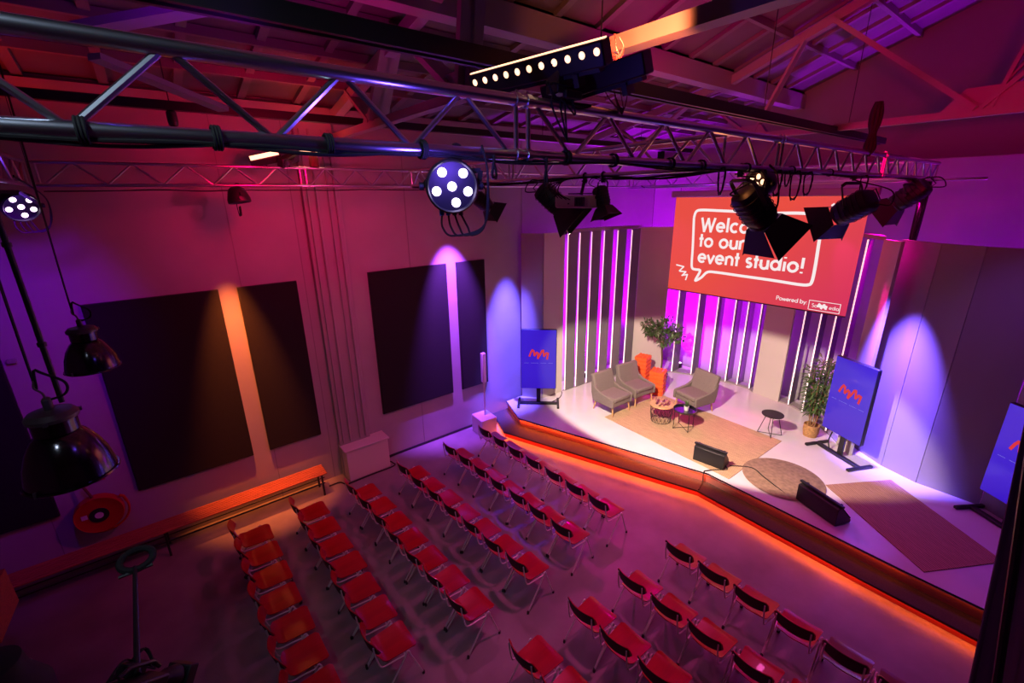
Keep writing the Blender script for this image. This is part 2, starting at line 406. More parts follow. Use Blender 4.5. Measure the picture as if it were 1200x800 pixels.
# ------------------------------------------------------------------ roof trusses (white steel)
def roof_truss(X, zt, label, webs, ymin=-6.0):
    t = thing('roof_truss', label, 'roof truss', (X, 0, zt), group='white steel roof trusses')
    MB().beam((0, ymin, 0), (0, WY-0.02, 0), 0.13, 0.10).build('tie_beam', 'steelwhite', t)
    top = MB()
    for (ya, yb) in ((WY-0.02, 4.93), (4.93, 0), (0, ymin)):
        top.beam((0, ya, roofz(ya)-zt-0.22), (0, yb, roofz(yb)-zt-0.22), 0.14, 0.14)
    top.build('rafter', 'steelwhite', t)
    for (y0, z0, y1, z1, w) in webs:
        MB().beam((-w*0.35, y0, z0-zt), (-w*0.35, y1, z1-zt), w*0.45, w, up=(1, 0, 0)).beam((w*0.35, y0, z0-zt), (w*0.35, y1, z1-zt), w*0.45, w, up=(1, 0, 0)).build('web_strut', 'steelwhite', t)
    return t
def gusset(t, y, s=0.35):
    MB().add([(x, y+dy*s, dz*s) for x in (-0.06, 0.06) for dy, dz in ((-1.3, 0), (-0.7, 0.75), (0.7, 0.75), (1.3, 0))],
             [(0, 1, 2, 3), (7, 6, 5, 4), (0, 4, 5, 1), (1, 5, 6, 2), (2, 6, 7, 3), (3, 7, 4, 0)]).build('gusset_plate', 'steelwhite', t)
far = roof_truss(9.2, 6.4, 'far white steel roof truss crossing above the stage screen',
    [(1.35, 6.45, 3.3, 8.0, 0.15), (1.2, 6.45, 0.6, 9.0, 0.10), (4.3, 6.45, 3.6, 7.95, 0.09), (4.4, 6.45, 5.5, 7.25, 0.09), (6.8, 6.45, 5.5, 7.25, 0.09), (6.8, 6.45, 7.4, 6.85, 0.08), (1.3, 6.45, -0.9, 8.9, 0.12), (1.3, 6.45, -0.3, 9.1, 0.05)])
gusset(far, 1.2, 0.42); gusset(far, 4.35, 0.25); gusset(far, 6.8, 0.2)
near = roof_truss(2.87, 6.4, 'near white steel roof truss above the light bars, lit orange on its tie beam',
    [(4.45, 6.45, 5.75, 7.35, 0.14), (4.3, 6.45, 4.05, 7.75, 0.16), (6.6, 6.45, 5.9, 7.3, 0.16), (6.75, 6.45, 7.5, 6.95, 0.10), (1.5, 6.45, 2.6, 8.3, 0.12)])
gusset(near, 4.4, 0.3); gusset(near, 6.75, 0.2)
nn = roof_truss(-3.2, 6.4, 'nearest white steel roof truss, mostly behind the left edge of the view', [(4.45, 6.45, 5.75, 7.35, 0.14), (6.6, 6.45, 5.9, 7.3, 0.14)])
for k, (a, b, lab) in enumerate((((95, 34, 6.5), (275, 2, 6.6), 'purple lit flat steel brace under the roof at the upper left'),
                                ((110, 66, 6.55), (262, 128, 6.35), 'red lit flat steel brace rising from the wall at the upper left'))):
    pa = at(a[0], a[1], 2, a[2]); pb_ = at(b[0], b[1], 2, b[2])
    tag(MB().beam(pa, pb_, 0.14, 0.05).build('roof_brace', 'steelwhite'), lab, 'brace')
# two black suspended tracks
tr = thing('suspended_track', 'long black suspended track crossing high above the main lighting truss', 'lighting track', (0, 3.0, 6.35))
b = MB()
for dy in (-0.045, 0.045): b.beam((-1.5, dy, 0), (11.9, dy, 0), 0.035, 0.11)
b.beam((-1.5, 0, 0.04), (11.9, 0, 0.04), 0.08, 0.02); b.build('rail', 'black', tr)
for x in (0.2, 3.4, 6.6, 9.8):
    MB().tube([(x, 0, 0.05), (x, 0, roofz(3.0)-6.35)], 0.006, 6).build('hanger_rod', 'black', tr)
tr = thing('suspended_track', 'long black suspended track running close to the left wall behind the trusses', 'lighting track', (0, 7.3, 6.5))
MB().beam((-1.8, 0, 0), (11.9, -0.15, 0.0), 0.09, 0.10).build('rail', 'black', tr)
for x in (0.55, 3.4, 6.6, 9.8):
    MB().tube([(x, -0.05, 0.05), (x, -0.05, roofz(7.3)-6.5)], 0.006, 6).build('hanger_rod', 'black', tr)
sp = MB().lathe([(0.001, -0.19), (0.03, -0.185), (0.05, -0.16), (0.055, -0.12), (0.055, -0.02), (0.03, 0.0)], (0.55, -0.02, -0.05), 16); sp.build('track_socket', 'black', tr)

# ------------------------------------------------------------------ acoustic panels
def apanel(x0, x1, label, z0=1.06, z1=4.05):
    t = thing('acoustic_panel', label, 'acoustic panel', ((x0+x1)/2, WY-0.03, z0), group='black acoustic wall panels')
    MB().box((0, 0, (z1-z0)/2), (x1-x0, 0.055, z1-z0)).build('felt_face', 'acoustic', t, bevel=0.006)
    fr = MB(); w = x1-x0
    for sx in (-1, 1): fr.box((sx*(w/2+0.004), 0.01, (z1-z0)/2), (0.008, 0.045, z1-z0))
    for zz in (-0.004, z1-z0+0.004): fr.box((0, 0.01, zz), (w+0.016, 0.045, 0.008))
    fr.build('frame', 'black', t)
apanel(-3.6, -1.80, 'black felt wall panel cut off by the left edge of the view')
apanel(-0.88, 0.73, 'wide black felt wall panel above the bench, left of the orange light')
apanel(1.01, 1.90, 'narrow black felt wall panel right of the orange light')
apanel(3.20, 4.91, 'wide black felt wall panel between the conduits and the violet light')
apanel(5.18, 5.91, 'narrow black felt wall panel beside the portrait display, nearest the stage')

# ------------------------------------------------------------------ stage and steps
COR = (7.03, 3.45)
low = [(6.96, -7.0), (6.99, 0.9), (7.08, 3.45), (5.66, 7.5), (5.95, 8.2), (5.98, 8.42)]
up = [(7.36, -7.0), (7.33, 0.5), (7.42, 3.45), (6.10, 7.48), (6.44, 8.36), (6.46, 8.42)]
def inset(pl, d):
    return [(x+d, y) for x, y in pl]
st = MB().prism(inset(low, 0.05)+[(8.2, 8.42), (8.2, -7.0)], 0.0, 0.115).build('trim_step_base', 'riserglow'); struct(st)
st = MB().prism(low+[(8.2, 8.42), (8.2, -7.0)], 0.115, 0.150).build('trim_step_tread', 'tread'); struct(st)
st = MB().prism(inset(up, 0.04)+[(12.2, 8.42), (12.2, -7.0)], 0.150, 0.325).build('trim_stage_base', 'riser'); struct(st)
st = MB().prism(up+[(12.2, 8.42), (12.2, -7.0)], 0.325, 0.360).build('floor_stage', 'stagefloor'); struct(st)
def edge(pl, z, nm):
    e = MB()
    for a, b_ in zip(pl[:-1], pl[1:]): e.beam((a[0]-0.004, a[1], z), (b_[0]-0.004, b_[1], z), 0.014, 0.018)
    struct(e.build(nm, 'blackedge'))
edge(low, 0.145, 'trim_step_nosing'); edge(up, 0.355, 'trim_stage_nosing')
def ledrun(pl, off, z, nm, labels, watts, down):
    for k, (a, b_) in enumerate(zip(pl[:-1], pl[1:])):
        a = Vector((a[0]+off, a[1], z)); b_ = Vector((b_[0]+off, b_[1], z))
        if (a-b_).length < 0.3: continue
        watt = watts[k]
        d = (b_-a).normalized(); nrm = Vector((-d.y, d.x, 0));
        if nrm.x > 0: nrm = -nrm
        o = MB().beam(a, b_, 0.008, 0.008).build('strip_light', 'ledorange')
        tag(o, labels[k], 'strip light', 'orange strip lights under the stage edges')
        c = (a+b_)/2+nrm*0.012
        area(c, c+nrm*(0.5 if down else 1.0)+Vector((0, 0, -1.0 if down else -0.5)), (1.0, 0.11, 0.018), watt*(a-b_).length, (a-b_).length, 0.012, d)
pos = ['along the right half of the {} beside the doorway', 'along the middle of the {} in front of the wedge speakers', 'along the angled left half of the {}', 'on the short left return of the {}', 'x']
lows = [(6.96, -3.0)]+low[1:5]; ups = [(7.36, -3.0)]+up[1:5]
ledrun(lows, 0.035, 0.104, 'low', ['orange strip light '+p.format('lower step') for p in pos], (2.0, 3.2, 5.5, 4.0), True)
ledrun(ups, 0.028, 0.318, 'up', ['orange strip light '+p.format('upper step') for p in pos], (0.25, 0.8, 8.0, 2.5), True)

# ------------------------------------------------------------------ set walls
ZT = 4.57
def wallbox(a, b_, z0, z1, th, name, m, away=1):
    a = Vector((*a, 0)); b_ = Vector((*b_, 0)); d = (b_-a).normalized(); nrm = Vector((-d.y, d.x, 0))*away
    o = MB(); h = z1-z0
    o.add([a, b_, b_+nrm*th, a+nrm*th, a+Vector((0, 0, h)), b_+Vector((0, 0, h)), b_+nrm*th+Vector((0, 0, h)), a+nrm*th+Vector((0, 0, h))],
          [(3, 2, 1, 0), (4, 5, 6, 7), (0, 1, 5, 4), (1, 2, 6, 5), (2, 3, 7, 6), (3, 0, 4, 7)])
    ob = o.build(name, m); ob.location.z = z0; return ob
ZB = 0.361
tag(wallbox((6.97, 8.40), (7.27, 7.95), ZB, ZT, 0.05, 'set_wall_panel', 'setboard', 1), 'narrow angled set panel joining the left wall behind the display', 'set panel', 'plain panels of the stage set')
tag(wallbox((7.285, 7.93), (7.98, 7.93), ZB, ZT, 0.05, 'set_wall_panel', 'setboard', 1), 'plain set panel left of the first glowing slat, behind the left display', 'set panel', 'plain panels of the stage set')
tag(wallbox((10.42, 7.62), (11.12, 6.98), ZB, ZT, 0.06, 'set_wall_panel', 'setboard', 1), 'plain beige set panel behind the orange crates', 'set panel', 'plain panels of the stage set')
tag(wallbox((11.78, 4.60), (11.68, 3.93), ZB, ZT, 0.06, 'set_wall_panel', 'setboard', 1), 'plain beige set panel below the screen, behind the side stool', 'set panel', 'plain panels of the stage set')
tag(wallbox((10.50, 2.30), (10.16, 1.98), ZB, ZT, 0.06, 'set_wall_panel', 'setboard', 1), 'narrow red lit set panel right of the last glowing slat', 'set panel', 'plain panels of the stage set')
fins = [(8.07, 7.92), (8.47, 7.90), (8.88, 7.88), (9.32, 7.84), (9.72, 7.72), (10.10, 7.56)]
fins += [(11.42, 6.80), (11.66, 6.32), (11.82, 5.86), (11.90, 5.42), (11.92, 5.10), (11.90, 4.76)]
fins += [(11.66, 3.69), (11.50, 3.32), (11.20, 2.96), (10.86, 2.62)]
names = ['first', 'second', 'third', 'fourth', 'fifth', 'sixth']
def finlabel(i):
    if i < 6: return names[i]+' glowing edge slat from the left, beside the left display'
    if i < 12: return names[i-6]+' glowing edge slat between the two beige panels, below the screen'
    return names[i-12]+' glowing edge slat right of the beige panel, behind the bamboo'
for i, (x, y) in enumerate(fins):
    t = thing('lit_slat', finlabel(i), 'set slat', (x, y, ZB), group='glowing slats of the stage set')
    MB().box((0.18, 0, (ZT-ZB)/2-0.01), (0.34, 0.035, ZT-ZB-0.03)).build('slat_board', 'fin', t)
    MB().box((0.006, 0, (ZT-ZB)/2-0.01), (0.012, 0.024, ZT-ZB-0.08)).build('strip_light', 'ledwhite', t)
def header(pts, nm, lab):
    t = thing(nm, lab, 'set beam', (0, 0, 0), group='top and bottom boards of the slat walls')
    a = MB(); b_ = MB()
    for p, q in zip(pts[:-1], pts[1:]):
        P_ = [(p[0]-0.03, p[1]-0.03), (q[0]-0.03, q[1]-0.03), (q[0]+0.33, q[1]+0.10), (p[0]+0.33, p[1]+0.10)]
        a.prism(P_, ZT-0.02, ZT+0.05); b_.prism([(p[0]+0.02, p[1]), (q[0]+0.02, q[1]), (q[0]+0.33, q[1]+0.10), (p[0]+0.33, p[1]+0.10)], ZB, ZB+0.03)
    a.build('top_board', 'setgrey', t); b_.build('base_board', 'silverleaf', t)
header([(7.98, 7.93)]+fins[:6]+[(10.42, 7.62)], 'slat_rail', 'top and base boards of the left slat wall')
header([(11.12, 6.98)]+fins[6:12]+[(11.78, 4.62)], 'slat_rail', 'top and base boards of the slat wall below the screen')
header([(11.68, 3.91)]+fins[12:]+[(10.50, 2.30)], 'slat_rail', 'top and base boards of the right slat wall behind the bamboo')
# big plain wall on the right of the stage, in boards with seams
def setboards(pts, lab):
    for (a, b_), l in zip(zip(pts[:-1], pts[1:]), lab):
        a2 = (a[0]*0.999+b_[0]*0.001, a[1]*0.999+b_[1]*0.001)
        o = wallbox(a, b_, ZB, ZT, 0.06, 'set_wall_board', 'setdark', 1)
        tag(o, l, 'set panel', 'large boards of the right set wall')
setboards([(10.62, 2.06), (10.22, 1.47)], ['large plain set board right behind the display, with the blue light on it'])
setboards([(10.215, 1.462), (10.03, 0.92)], ['large plain set board, second of the right set wall, pale violet at its foot'])
setboards([(10.03, 0.912), (10.03, 0.10)], ['large plain set board at the far right end of the set wall'])
setboards([(10.03, 0.09), (9.6, -0.55)], ['plain set board returning towards the room behind the rightmost display'])
setboards([(9.6, -0.56), (9.3, -3.0)], ['plain set board hidden beyond the right edge behind the curtain'])
# uplights standing behind the set
for i, (x, y, tx, ty, w, c) in enumerate(((9.2, 8.25, 9.6, 8.48, 1950, PUR), (11.2, 7.7, 12.3, 7.6, 2250, PUR), (11.98, 6.9, 12.3, 6.6, 675, PUR), (12.0, 3.2, 12.3, 3.0, 120, PUR), (11.9, 1.2, 12.3, 0.8, 2600, (0.42, 0.0, 1.0)))):
    t = thing('floor_uplight', ['uplight behind the left slats', 'uplight in the corner behind the set', 'uplight behind the tree', 'uplight behind the bamboo', 'uplight behind the right set wall'][i]+' on the stage floor', 'stage light', (x, y, 0.361))
    MB().lathe([(0.001, 0.0), (0.09, 0.0), (0.09, 0.12), (0.075, 0.14), (0.001, 0.13)], n=20).build('housing', 'black', t)
    MB().lathe([(0.001, 0.145), (0.06, 0.145), (0.06, 0.15), (0.001, 0.15)], n=20).build('lens', 'lenspink', t)
    spot((x, y, 0.56), (tx, ty, 5.2 if i != 4 else 5.0), c, w, 92, 0.9, 0.08)
area((12.0, 5.7, 2.4), (12.3, 5.7, 2.4), (0.55, 0.0, 1.0), 150, 2.6, 3.8, (0, 1, 0))  # unseen purple panels added to light the walls behind the slats
area((9.4, 8.30, 2.4), (9.4, 8.48, 2.4), (0.55, 0.0, 1.0), 110, 2.4, 3.8, (1, 0, 0))

# ------------------------------------------------------------------ lettering
def A(cx, cy, rx, ry, a0, a1, n=16):
    return [(cx+rx*math.cos(math.radians(a0+(a1-a0)*i/n)), cy+ry*math.sin(math.radians(a0+(a1-a0)*i/n))) for i in range(n+1)]
GL = {
 'W': (1.15, [[(0.04, 1), (0.30, 0), (0.56, 0.92), (0.82, 0), (1.08, 1)]]),
 'P': (0.66, [[(0.09, 0), (0.09, 0.96), (0.32, 0.96)]+A(0.34, 0.72, 0.25, 0.24, 90, -90)+[(0.09, 0.48)]]),
 'S': (0.62, [A(0.31, 0.73, 0.2, 0.21, 40, 270, 12)+A(0.31, 0.27, 0.22, 0.24, 90, -140, 12)]),
 'e': (0.72, [[(0.10, 0.34), (0.62, 0.34)]+A(0.36, 0.34, 0.27, 0.29, 0, 318)]),
 'l': (0.24, [[(0.12, 0), (0.12, 1.02)]]),
 'c': (0.64, [A(0.36, 0.34, 0.27, 0.29, 48, 312)]),
 'o': (0.74, [A(0.37, 0.34, 0.28, 0.29, 0, 360)]),
 'm': (1.02, [[(0.1, 0), (0.1, 0.63)], A(0.31, 0.40, 0.2, 0.23, 180, 0)+[(0.51, 0)], A(0.71, 0.40, 0.2, 0.23, 180, 0)+[(0.91, 0)]]),
 't': (0.38, [[(0.19, 0), (0.19, 0.95)], [(0.02, 0.60), (0.36, 0.60)]]),
 'u': (0.66, [[(0.1, 0.64), (0.1, 0.28)]+A(0.33, 0.28, 0.23, 0.24, 180, 360)+[(0.56, 0.64)], [(0.56, 0.64), (0.56, 0)]]),
 'r': (0.42, [[(0.1, 0), (0.1, 0.63)], A(0.33, 0.38, 0.23, 0.25, 180, 75)]),
 'v': (0.60, [[(0.04, 0.63), (0.30, 0.02), (0.56, 0.63)]]),
 'w': (0.86, [[(0.04, 0.63), (0.24, 0.02), (0.43, 0.58), (0.62, 0.02), (0.82, 0.63)]]),
 'y': (0.60, [[(0.04, 0.63), (0.30, 0.05)], [(0.56, 0.63), (0.20, -0.28)]]),
 'n': (0.66, [[(0.1, 0), (0.1, 0.63)], A(0.33, 0.39, 0.23, 0.24, 180, 0)+[(0.56, 0)]]),
 's': (0.50, [A(0.25, 0.48, 0.16, 0.15, 40, 270, 10)+A(0.25, 0.19, 0.17, 0.15, 90, -140, 10)]),
 'd': (0.76, [A(0.36, 0.34, 0.27, 0.29, 0, 360), [(0.65, 0), (0.65, 1.02)]]),
 'b': (0.76, [A(0.40, 0.34, 0.27, 0.29, 0, 360), [(0.11, 0), (0.11, 1.02)]]),
 'a': (0.76, [A(0.36, 0.34, 0.27, 0.29, 0, 360), [(0.65, 0), (0.65, 0.63)]]),
 'i': (0.24, [[(0.12, 0), (0.12, 0.64)], [(0.12, 0.86), (0.12, 0.95)]]),
 '!': (0.28, [[(0.14, 0.30), (0.14, 1.0)], [(0.14, -0.02), (0.14, 0.08)]]),
 ':': (0.26, [[(0.13, 0.02), (0.13, 0.11)], [(0.13, 0.50), (0.13, 0.59)]]),
 ' ': (0.34, [])}
def ribbon(mb, pts, w, f, z=0.0):
    pts = [Vector((p[0], p[1])) for p in pts]; L = []; R_ = []
    for i in range(1, len(pts)-1):                       # sharp corners: two overlapping strokes
        a, b_ = (pts[i]-pts[i-1]), (pts[i+1]-pts[i])
        if a.length > 1e-6 and b_.length > 1e-6 and a.normalized().dot(b_.normalized()) < 0.3:
            ribbon(mb, pts[:i]+[pts[i]+a.normalized()*w*0.32], w, f, z)
            ribbon(mb, [pts[i]-b_.normalized()*w*0.32]+pts[i+1:], w, f, z+0.0002)
            return
    for i, p in enumerate(pts):
        d1 = (p-pts[i-1]) if i else (pts[1]-p); d2 = (pts[i+1]-p) if i < len(pts)-1 else d1
        d1 = d1.normalized(); d2 = d2.normalized(); t = d1+d2
        t = t.normalized() if t.length > 1e-3 else d1
        nn_ = Vector((-t.y, t.x)); c = max(0.45, nn_.dot(Vector((-d1.y, d1.x))))
        q = p
        if i == 0: q = p-d1*w*0.0
        L.append(q+nn_*w/2/c); R_.append(q-nn_*w/2/c)
    n = len(pts); vs = [f(*p, z) for p in L]+[f(*p, z) for p in R_]
    mb.add(vs, [(i, i+1, n+i+1, n+i) for i in range(n-1)])
def write(mb, s, x, y, size, f, slope=0.0, sw=0.15, track=0.0):
    for ch in s:
        adv, strokes = GL[ch]
        for k, stk in enumerate(strokes):
            ribbon(mb, [(x+px*size, y+py*size) for px, py in stk], sw*size, f, 0.0004*(k+1))
        x += (adv+track)*size
    return x
def textwidth(s, size, track=0.0): return sum((GL[c][0]+track)*size for c in s)
MMPATH = [(0.0, 0.10), (0.10, 0.62), (0.20, 0.80), (0.27, 0.62), (0.30, 0.28), (0.44, 0.72), (0.52, 0.60), (0.46, 0.02), (0.60, 0.42), (0.72, 0.78), (0.80, 0.95), (0.87, 0.78), (0.88, 0.40), (1.02, 0.84), (1.12, 0.74), (1.02, 0.08)]
MMPATH = [(0.00, 0.30), (0.10, 0.72), (0.18, 0.92), (0.26, 0.84), (0.30, 0.40), (0.44, 0.70), (0.52, 0.62), (0.50, 0.14), (0.64, 0.50), (0.74, 0.86), (0.82, 0.90), (0.86, 0.36), (1.00, 0.66), (1.10, 0.62), (1.04, 0.04)]

# ------------------------------------------------------------------ projection screen
SX = 10.0; SY0, SY1, SZ0, SZ1 = 6.28, 2.50, 3.17, 5.33
scr = thing('projection_screen', 'large hanging screen showing a coral slide that welcomes guests to the event studio', 'screen', (SX, (SY0+SY1)/2, SZ0))
cy = (SY0+SY1)/2
MB().box((0.0, 0, (SZ1-SZ0)/2), (0.01, SY0-SY1, SZ1-SZ0)).build('screen_surface', 'screen', scr)
MB().box((0.0, 0, SZ1-SZ0+0.07), (0.12, SY0-SY1+0.22, 0.14)).build('roller_case', 'silverleaf', scr, bevel=0.02)
MB().tube([(0, -(SY0-SY1)/2, -0.012), (0, (SY0-SY1)/2, -0.012)], 0.014, 8).build('bottom_bar', 'black', scr)
def fs(x, y, z=0.0): return (-0.008-z, -x, y)          # x runs to the right as the audience sees it
def sp2(px, py):
    p = at(px, py, 0, SX); return (-(p.y-cy), p.z-SZ0)
tx = MB()
x1, y1 = sp2(821, 270.6); size = 0.245
lines = MB(); 
xl2, yl2 = sp2(818.6, 288.6); xl3, yl3 = sp2(817.2, 306.6)
xe, ye = sp2(942.5, 320.5)
# keep the text horizontal on the slide; size from the third line's length
TRK = 0.045; size3 = (xe-xl3)/textwidth('event studio!', 1.0, TRK)
for wd, xw, yw in (('Welcome', x1, y1), ('to our', xl2, yl2), ('event studio!', xl3, (yl3+ye)/2)):
    lines = MB(); write(lines, wd, xw, yw, size3, fs, sw=0.18, track=TRK); lines.build('slide_text', 'textwhite', scr)
bub = MB()
outl = [(813.5, 255), (812, 290), (810.8, 308), (811.5, 314), (815, 315.5), (820.5, 316.5), (819, 321), (815, 328.5), (822, 325), (829, 318.8), (840, 319), (870, 323.3), (905, 328.2), (935, 333), (947, 333.6), (951.5, 330), (955, 315), (959, 290), (963, 262), (961.5, 254.5), (955, 251), (935, 249.6), (905, 249.6), (870, 248), (840, 246.6), (822, 246), (816, 248), (813.5, 255)]
o3 = smoothpath([Vector((*sp2(*p), 0)) for p in outl], 4)
ribbon(bub, [(p.x, p.y) for p in o3], 0.058, fs)
for pts in ([(792.7, 310), (801.5, 312.3), (796, 317.5)], [(796.5, 317.5), (804, 318.3), (799, 323)], [(800, 322.3), (805.8, 321.5), (803.5, 328)], [(974.5, 241), (978.5, 238.6)]):
    ribbon(bub, [sp2(*p) for p in pts], 0.032, fs)
bub.build('speech_bubble', 'textwhite', scr)
pw = MB(); xa, ya_ = sp2(909.5, 350.5); xb, yb_ = sp2(946, 355.5)
write(pw, 'Powered by:', xa, (ya_+yb_)/2-0.01, (xb-xa)/textwidth('Powered by:', 1), fs, sw=0.15)
p = [sp2(949, 351.3), sp2(985.5, 356.8), sp2(984.4, 367.8), sp2(948, 362)]
bx0 = p[0][0]; bx1 = p[1][0]; by1 = (p[0][1]+p[1][1])/2; by0 = (p[2][1]+p[3][1])/2
ribbon(pw, [(bx0, by0), (bx1, by0), (bx1, by1), (bx0, by1), (bx0, by0)], 0.012, fs)
h = (by1-by0)*0.42; xx = write(pw, 'So', bx0+0.05, by0+h*0.7, h, fs, sw=0.13)
mw = h*1.9
ribbon(pw, [(xx+mw*q[0]*0.95, by0+h*0.45+q[1]*h*1.35) for q in MMPATH], 0.035, fs, 0.001)
write(pw, 'edia', xx+mw+0.05, by0+h*0.7, h*0.9, fs, sw=0.13)
pw.build('sponsor_line', 'textwhite', scr)
for y in (SY0-0.1, SY1+0.1):
    MB().tube([(0, y-cy, SZ1-SZ0+0.14), (0, y-cy, 5.62-SZ0)], 0.006, 6).build('hanging_wire', 'black', scr)
area((SX-0.05, cy, 4.2), (SX-2, cy, 3.5), (1.0, 0.15, 0.15), 14, 3.4, 1.9, (0, 1, 0))

# ------------------------------------------------------------------ rig trusses
ZC0, ZC1 = 5.60, 5.85
def ladder(name, label, p0, p1, joints, flip=0, pitch=0.53, z0=ZC0, z1=ZC1, r=0.024, group='aluminium lighting trusses'):
    p0 = Vector((*p0, 0)); p1 = Vector((*p1, 0)); d = (p1-p0).normalized(); L = (p1-p0).length
    t = thing(name, label, 'lighting truss', (p0.x, p0.y, 0), math.atan2(d.y, d.x), group)
    MB().tube([(0, 0, z0), (L, 0, z0)], r, 14).build('chord', 'alu', t)
    MB().tube([(0, 0, z1), (L, 0, z1)], r, 14).build('chord', 'alu', t)
    js = [0]+list(joints)+[L]
    m0 = None
    for sg, (a, b_) in enumerate(zip(js[:-1], js[1:])):
        fl = flip[sg] if isinstance(flip, tuple) else flip
        n = max(1, round((b_-a-0.16)/pitch)); s = (b_-a-0.16)/n
        for i in range(n):
            xa = a+0.08+i*s
            for q in (0, 1):
                x0, x1_ = (xa+0.012, xa+s/2-0.018) if q == 0 else (xa+s/2+0.018, xa+s-0.012)
                za, zb = (z0+0.015, z1-0.015) if (q == 0) ^ bool(fl) else (z1-0.015, z0+0.015)
                MB().tube([(x0, 0, za), (x1_, 0, zb)], 0.0125, 8).build('brace', 'alu', t)
        for xx_ in (a+0.04, b_-0.04):
            MB().tube([(xx_, 0, z0), (xx_, 0, z1)], 0.0125, 8).build('upright', 'alu', t)
        if b_ < L:
            for z in (z0, z1):
                cp = MB().lathe([(r*0.8, -0.055), (r*1.25, -0.05), (r*1.25, -0.02), (r*0.95, -0.018), (r*0.95, 0.018), (r*1.25, 0.02), (r*1.25, 0.05), (r*0.8, 0.055)], (b_, 0, z), 14, basis((1, 0, 0)))
                for s_ in (-0.035, 0.035): cp.tube([(b_+s_, 0, z-r*1.7), (b_+s_, 0, z+r*1.7)], 0.006, 6)
                cp.build('coupler', 'alu', t)
    return t
ladder('lighting_truss', 'long near aluminium ladder truss crossing the top of the view to the stage', (-1.8, 1.9), (11.0, 1.9), [3.39, 6.4, 9.6], flip=(0, 1, 0, 1), r=0.027)
ladder('lighting_truss', 'aluminium ladder truss running along the long left wall', (-0.85, 7.6), (9.95, 7.6), [2.9, 6.0, 8.2], flip=0, r=0.02)
ladder('lighting_truss', 'aluminium ladder truss at the far left edge, reaching the near truss', (-0.9, 1.95), (-0.9, 7.55), [2.8], flip=1, r=0.02)
ladder('lighting_truss', 'middle cross truss carrying the projector and the large spotlight', (3.8, 1.96), (3.8, 7.56), [2.8], flip=0, r=0.02)
ladder('lighting_truss', 'far cross truss above the hanging screen', (9.97, 1.96), (9.97, 7.56), [2.8], flip=0, r=0.02)
# cable looms lashed to the bottom chord of the near truss
def loom(pts, nm, lab, n=3, r=0.008, amp=0.012, cat='cable'):
    t = thing(nm, lab, cat, tuple(pts[0]))
    o = Vector(pts[0])
    for k in range(n):
        ph = random.random()*6
        sp_ = smoothpath(pts, 8)
        q = [p-o+Vector((0, math.sin(i*0.35+ph)*amp, math.cos(i*0.28+ph*2)*amp)) for i, p in enumerate(sp_)]
        MB().tube(q, r, 6).build('cable', 'cable', t)
    return t
xs = [-1.5, -0.7, -0.1, 0.28, 0.65, 1.1, 1.5, 2.2, 3.0, 3.8, 4.6, 5.6, 6.8, 8.2, 9.6, 10.6]
l1 = loom([(x, 1.885, ZC0-0.026+0.008*((i % 2)*2-1)) for i, x in enumerate(xs)], 'cable_loom', 'black cable loom taped along the bottom tube of the near truss', 3, 0.006, 0.008)
for x in (-0.08, 0.255, 0.62, 1.02, 1.9, 2.3, 2.9, 3.3, 4.0, 4.9, 5.9):
    w = MB()
    for k in range(3): w.tube([Vector((x+0.009*k-0.01, 1.895, ZC0))+v for v in [Vector((0, math.cos(a)*0.036, math.sin(a)*0.036)) for a in [2*PI*i/12 for i in range(12)]]], 0.005, 6, closed=True)
    o = w.build('cable_tie', 'cable', l1); o.location = -l1.location
# small loops of slack cable
def loopcable(c, r, lab, turns=2.3, tilt=0.0, nrm=(0.7, -0.7, 0)):
    c = Vector(c); ax = Vector((-nrm[1], nrm[0], 0)).normalized(); ay = Vector((0, 0, 1))
    pts = []
    n = int(turns*14)
    for i in range(n+1):
        a = PI/2+2*PI*i/14; rr = r*(1+0.12*math.sin(i*1.7))
        pts.append(c+ax*rr*math.cos(a)*0.8+ay*(rr*math.sin(a)*1.1-r)+Vector(nrm)*0.006*math.sin(i*0.9))
    return tag(MB().tube(pts, 0.006, 6).build('cable_coil', 'cable'), lab, 'cable', 'slack cable coils on the near truss')
for x, r, lab in ((1.38, 0.045, 'small black cable loop beside the truss joint'), (3.55, 0.09, 'black cable coil left of the lit orange lamp'), (4.55, 0.10, 'black cable coil right of the lit orange lamp'),
                  (4.95, 0.12, 'larger hanging cable coil between the two big spotlights'), (5.25, 0.10, 'tangled cable coil left of the right big spotlight'),
                  (4.25, 0.07, 'small cable coil directly above the left big spotlight'), (4.75, 0.06, 'tight cable coil beside the larger hanging one'), (7.0, 0.09, 'cable coil right of the right big spotlight'), (1.72, 0.06, 'cable loop just right of the truss joint')):
    loopcable((x, 1.86, ZC0-0.02), r, lab)
l2 = loom([(3.79, y, ZC0-0.03-0.02*math.sin(y*3)) for y in (1.95, 2.5, 3.0, 3.5, 4.2, 5.0, 5.8, 6.6, 7.5)], 'cable_loom', 'black cable loom along the middle cross truss', 3, 0.009, 0.012)
l3 = loom([(x, 7.59, ZC0-0.04-0.035*abs(math.sin(x*2.2))) for x in (-0.8, -0.3, 0.2, 0.7, 1.2, 1.8, 2.4, 3.0, 3.8, 4.6)], 'cable_loom', 'black cable loom sagging under the left wall truss', 2, 0.006, 0.006)

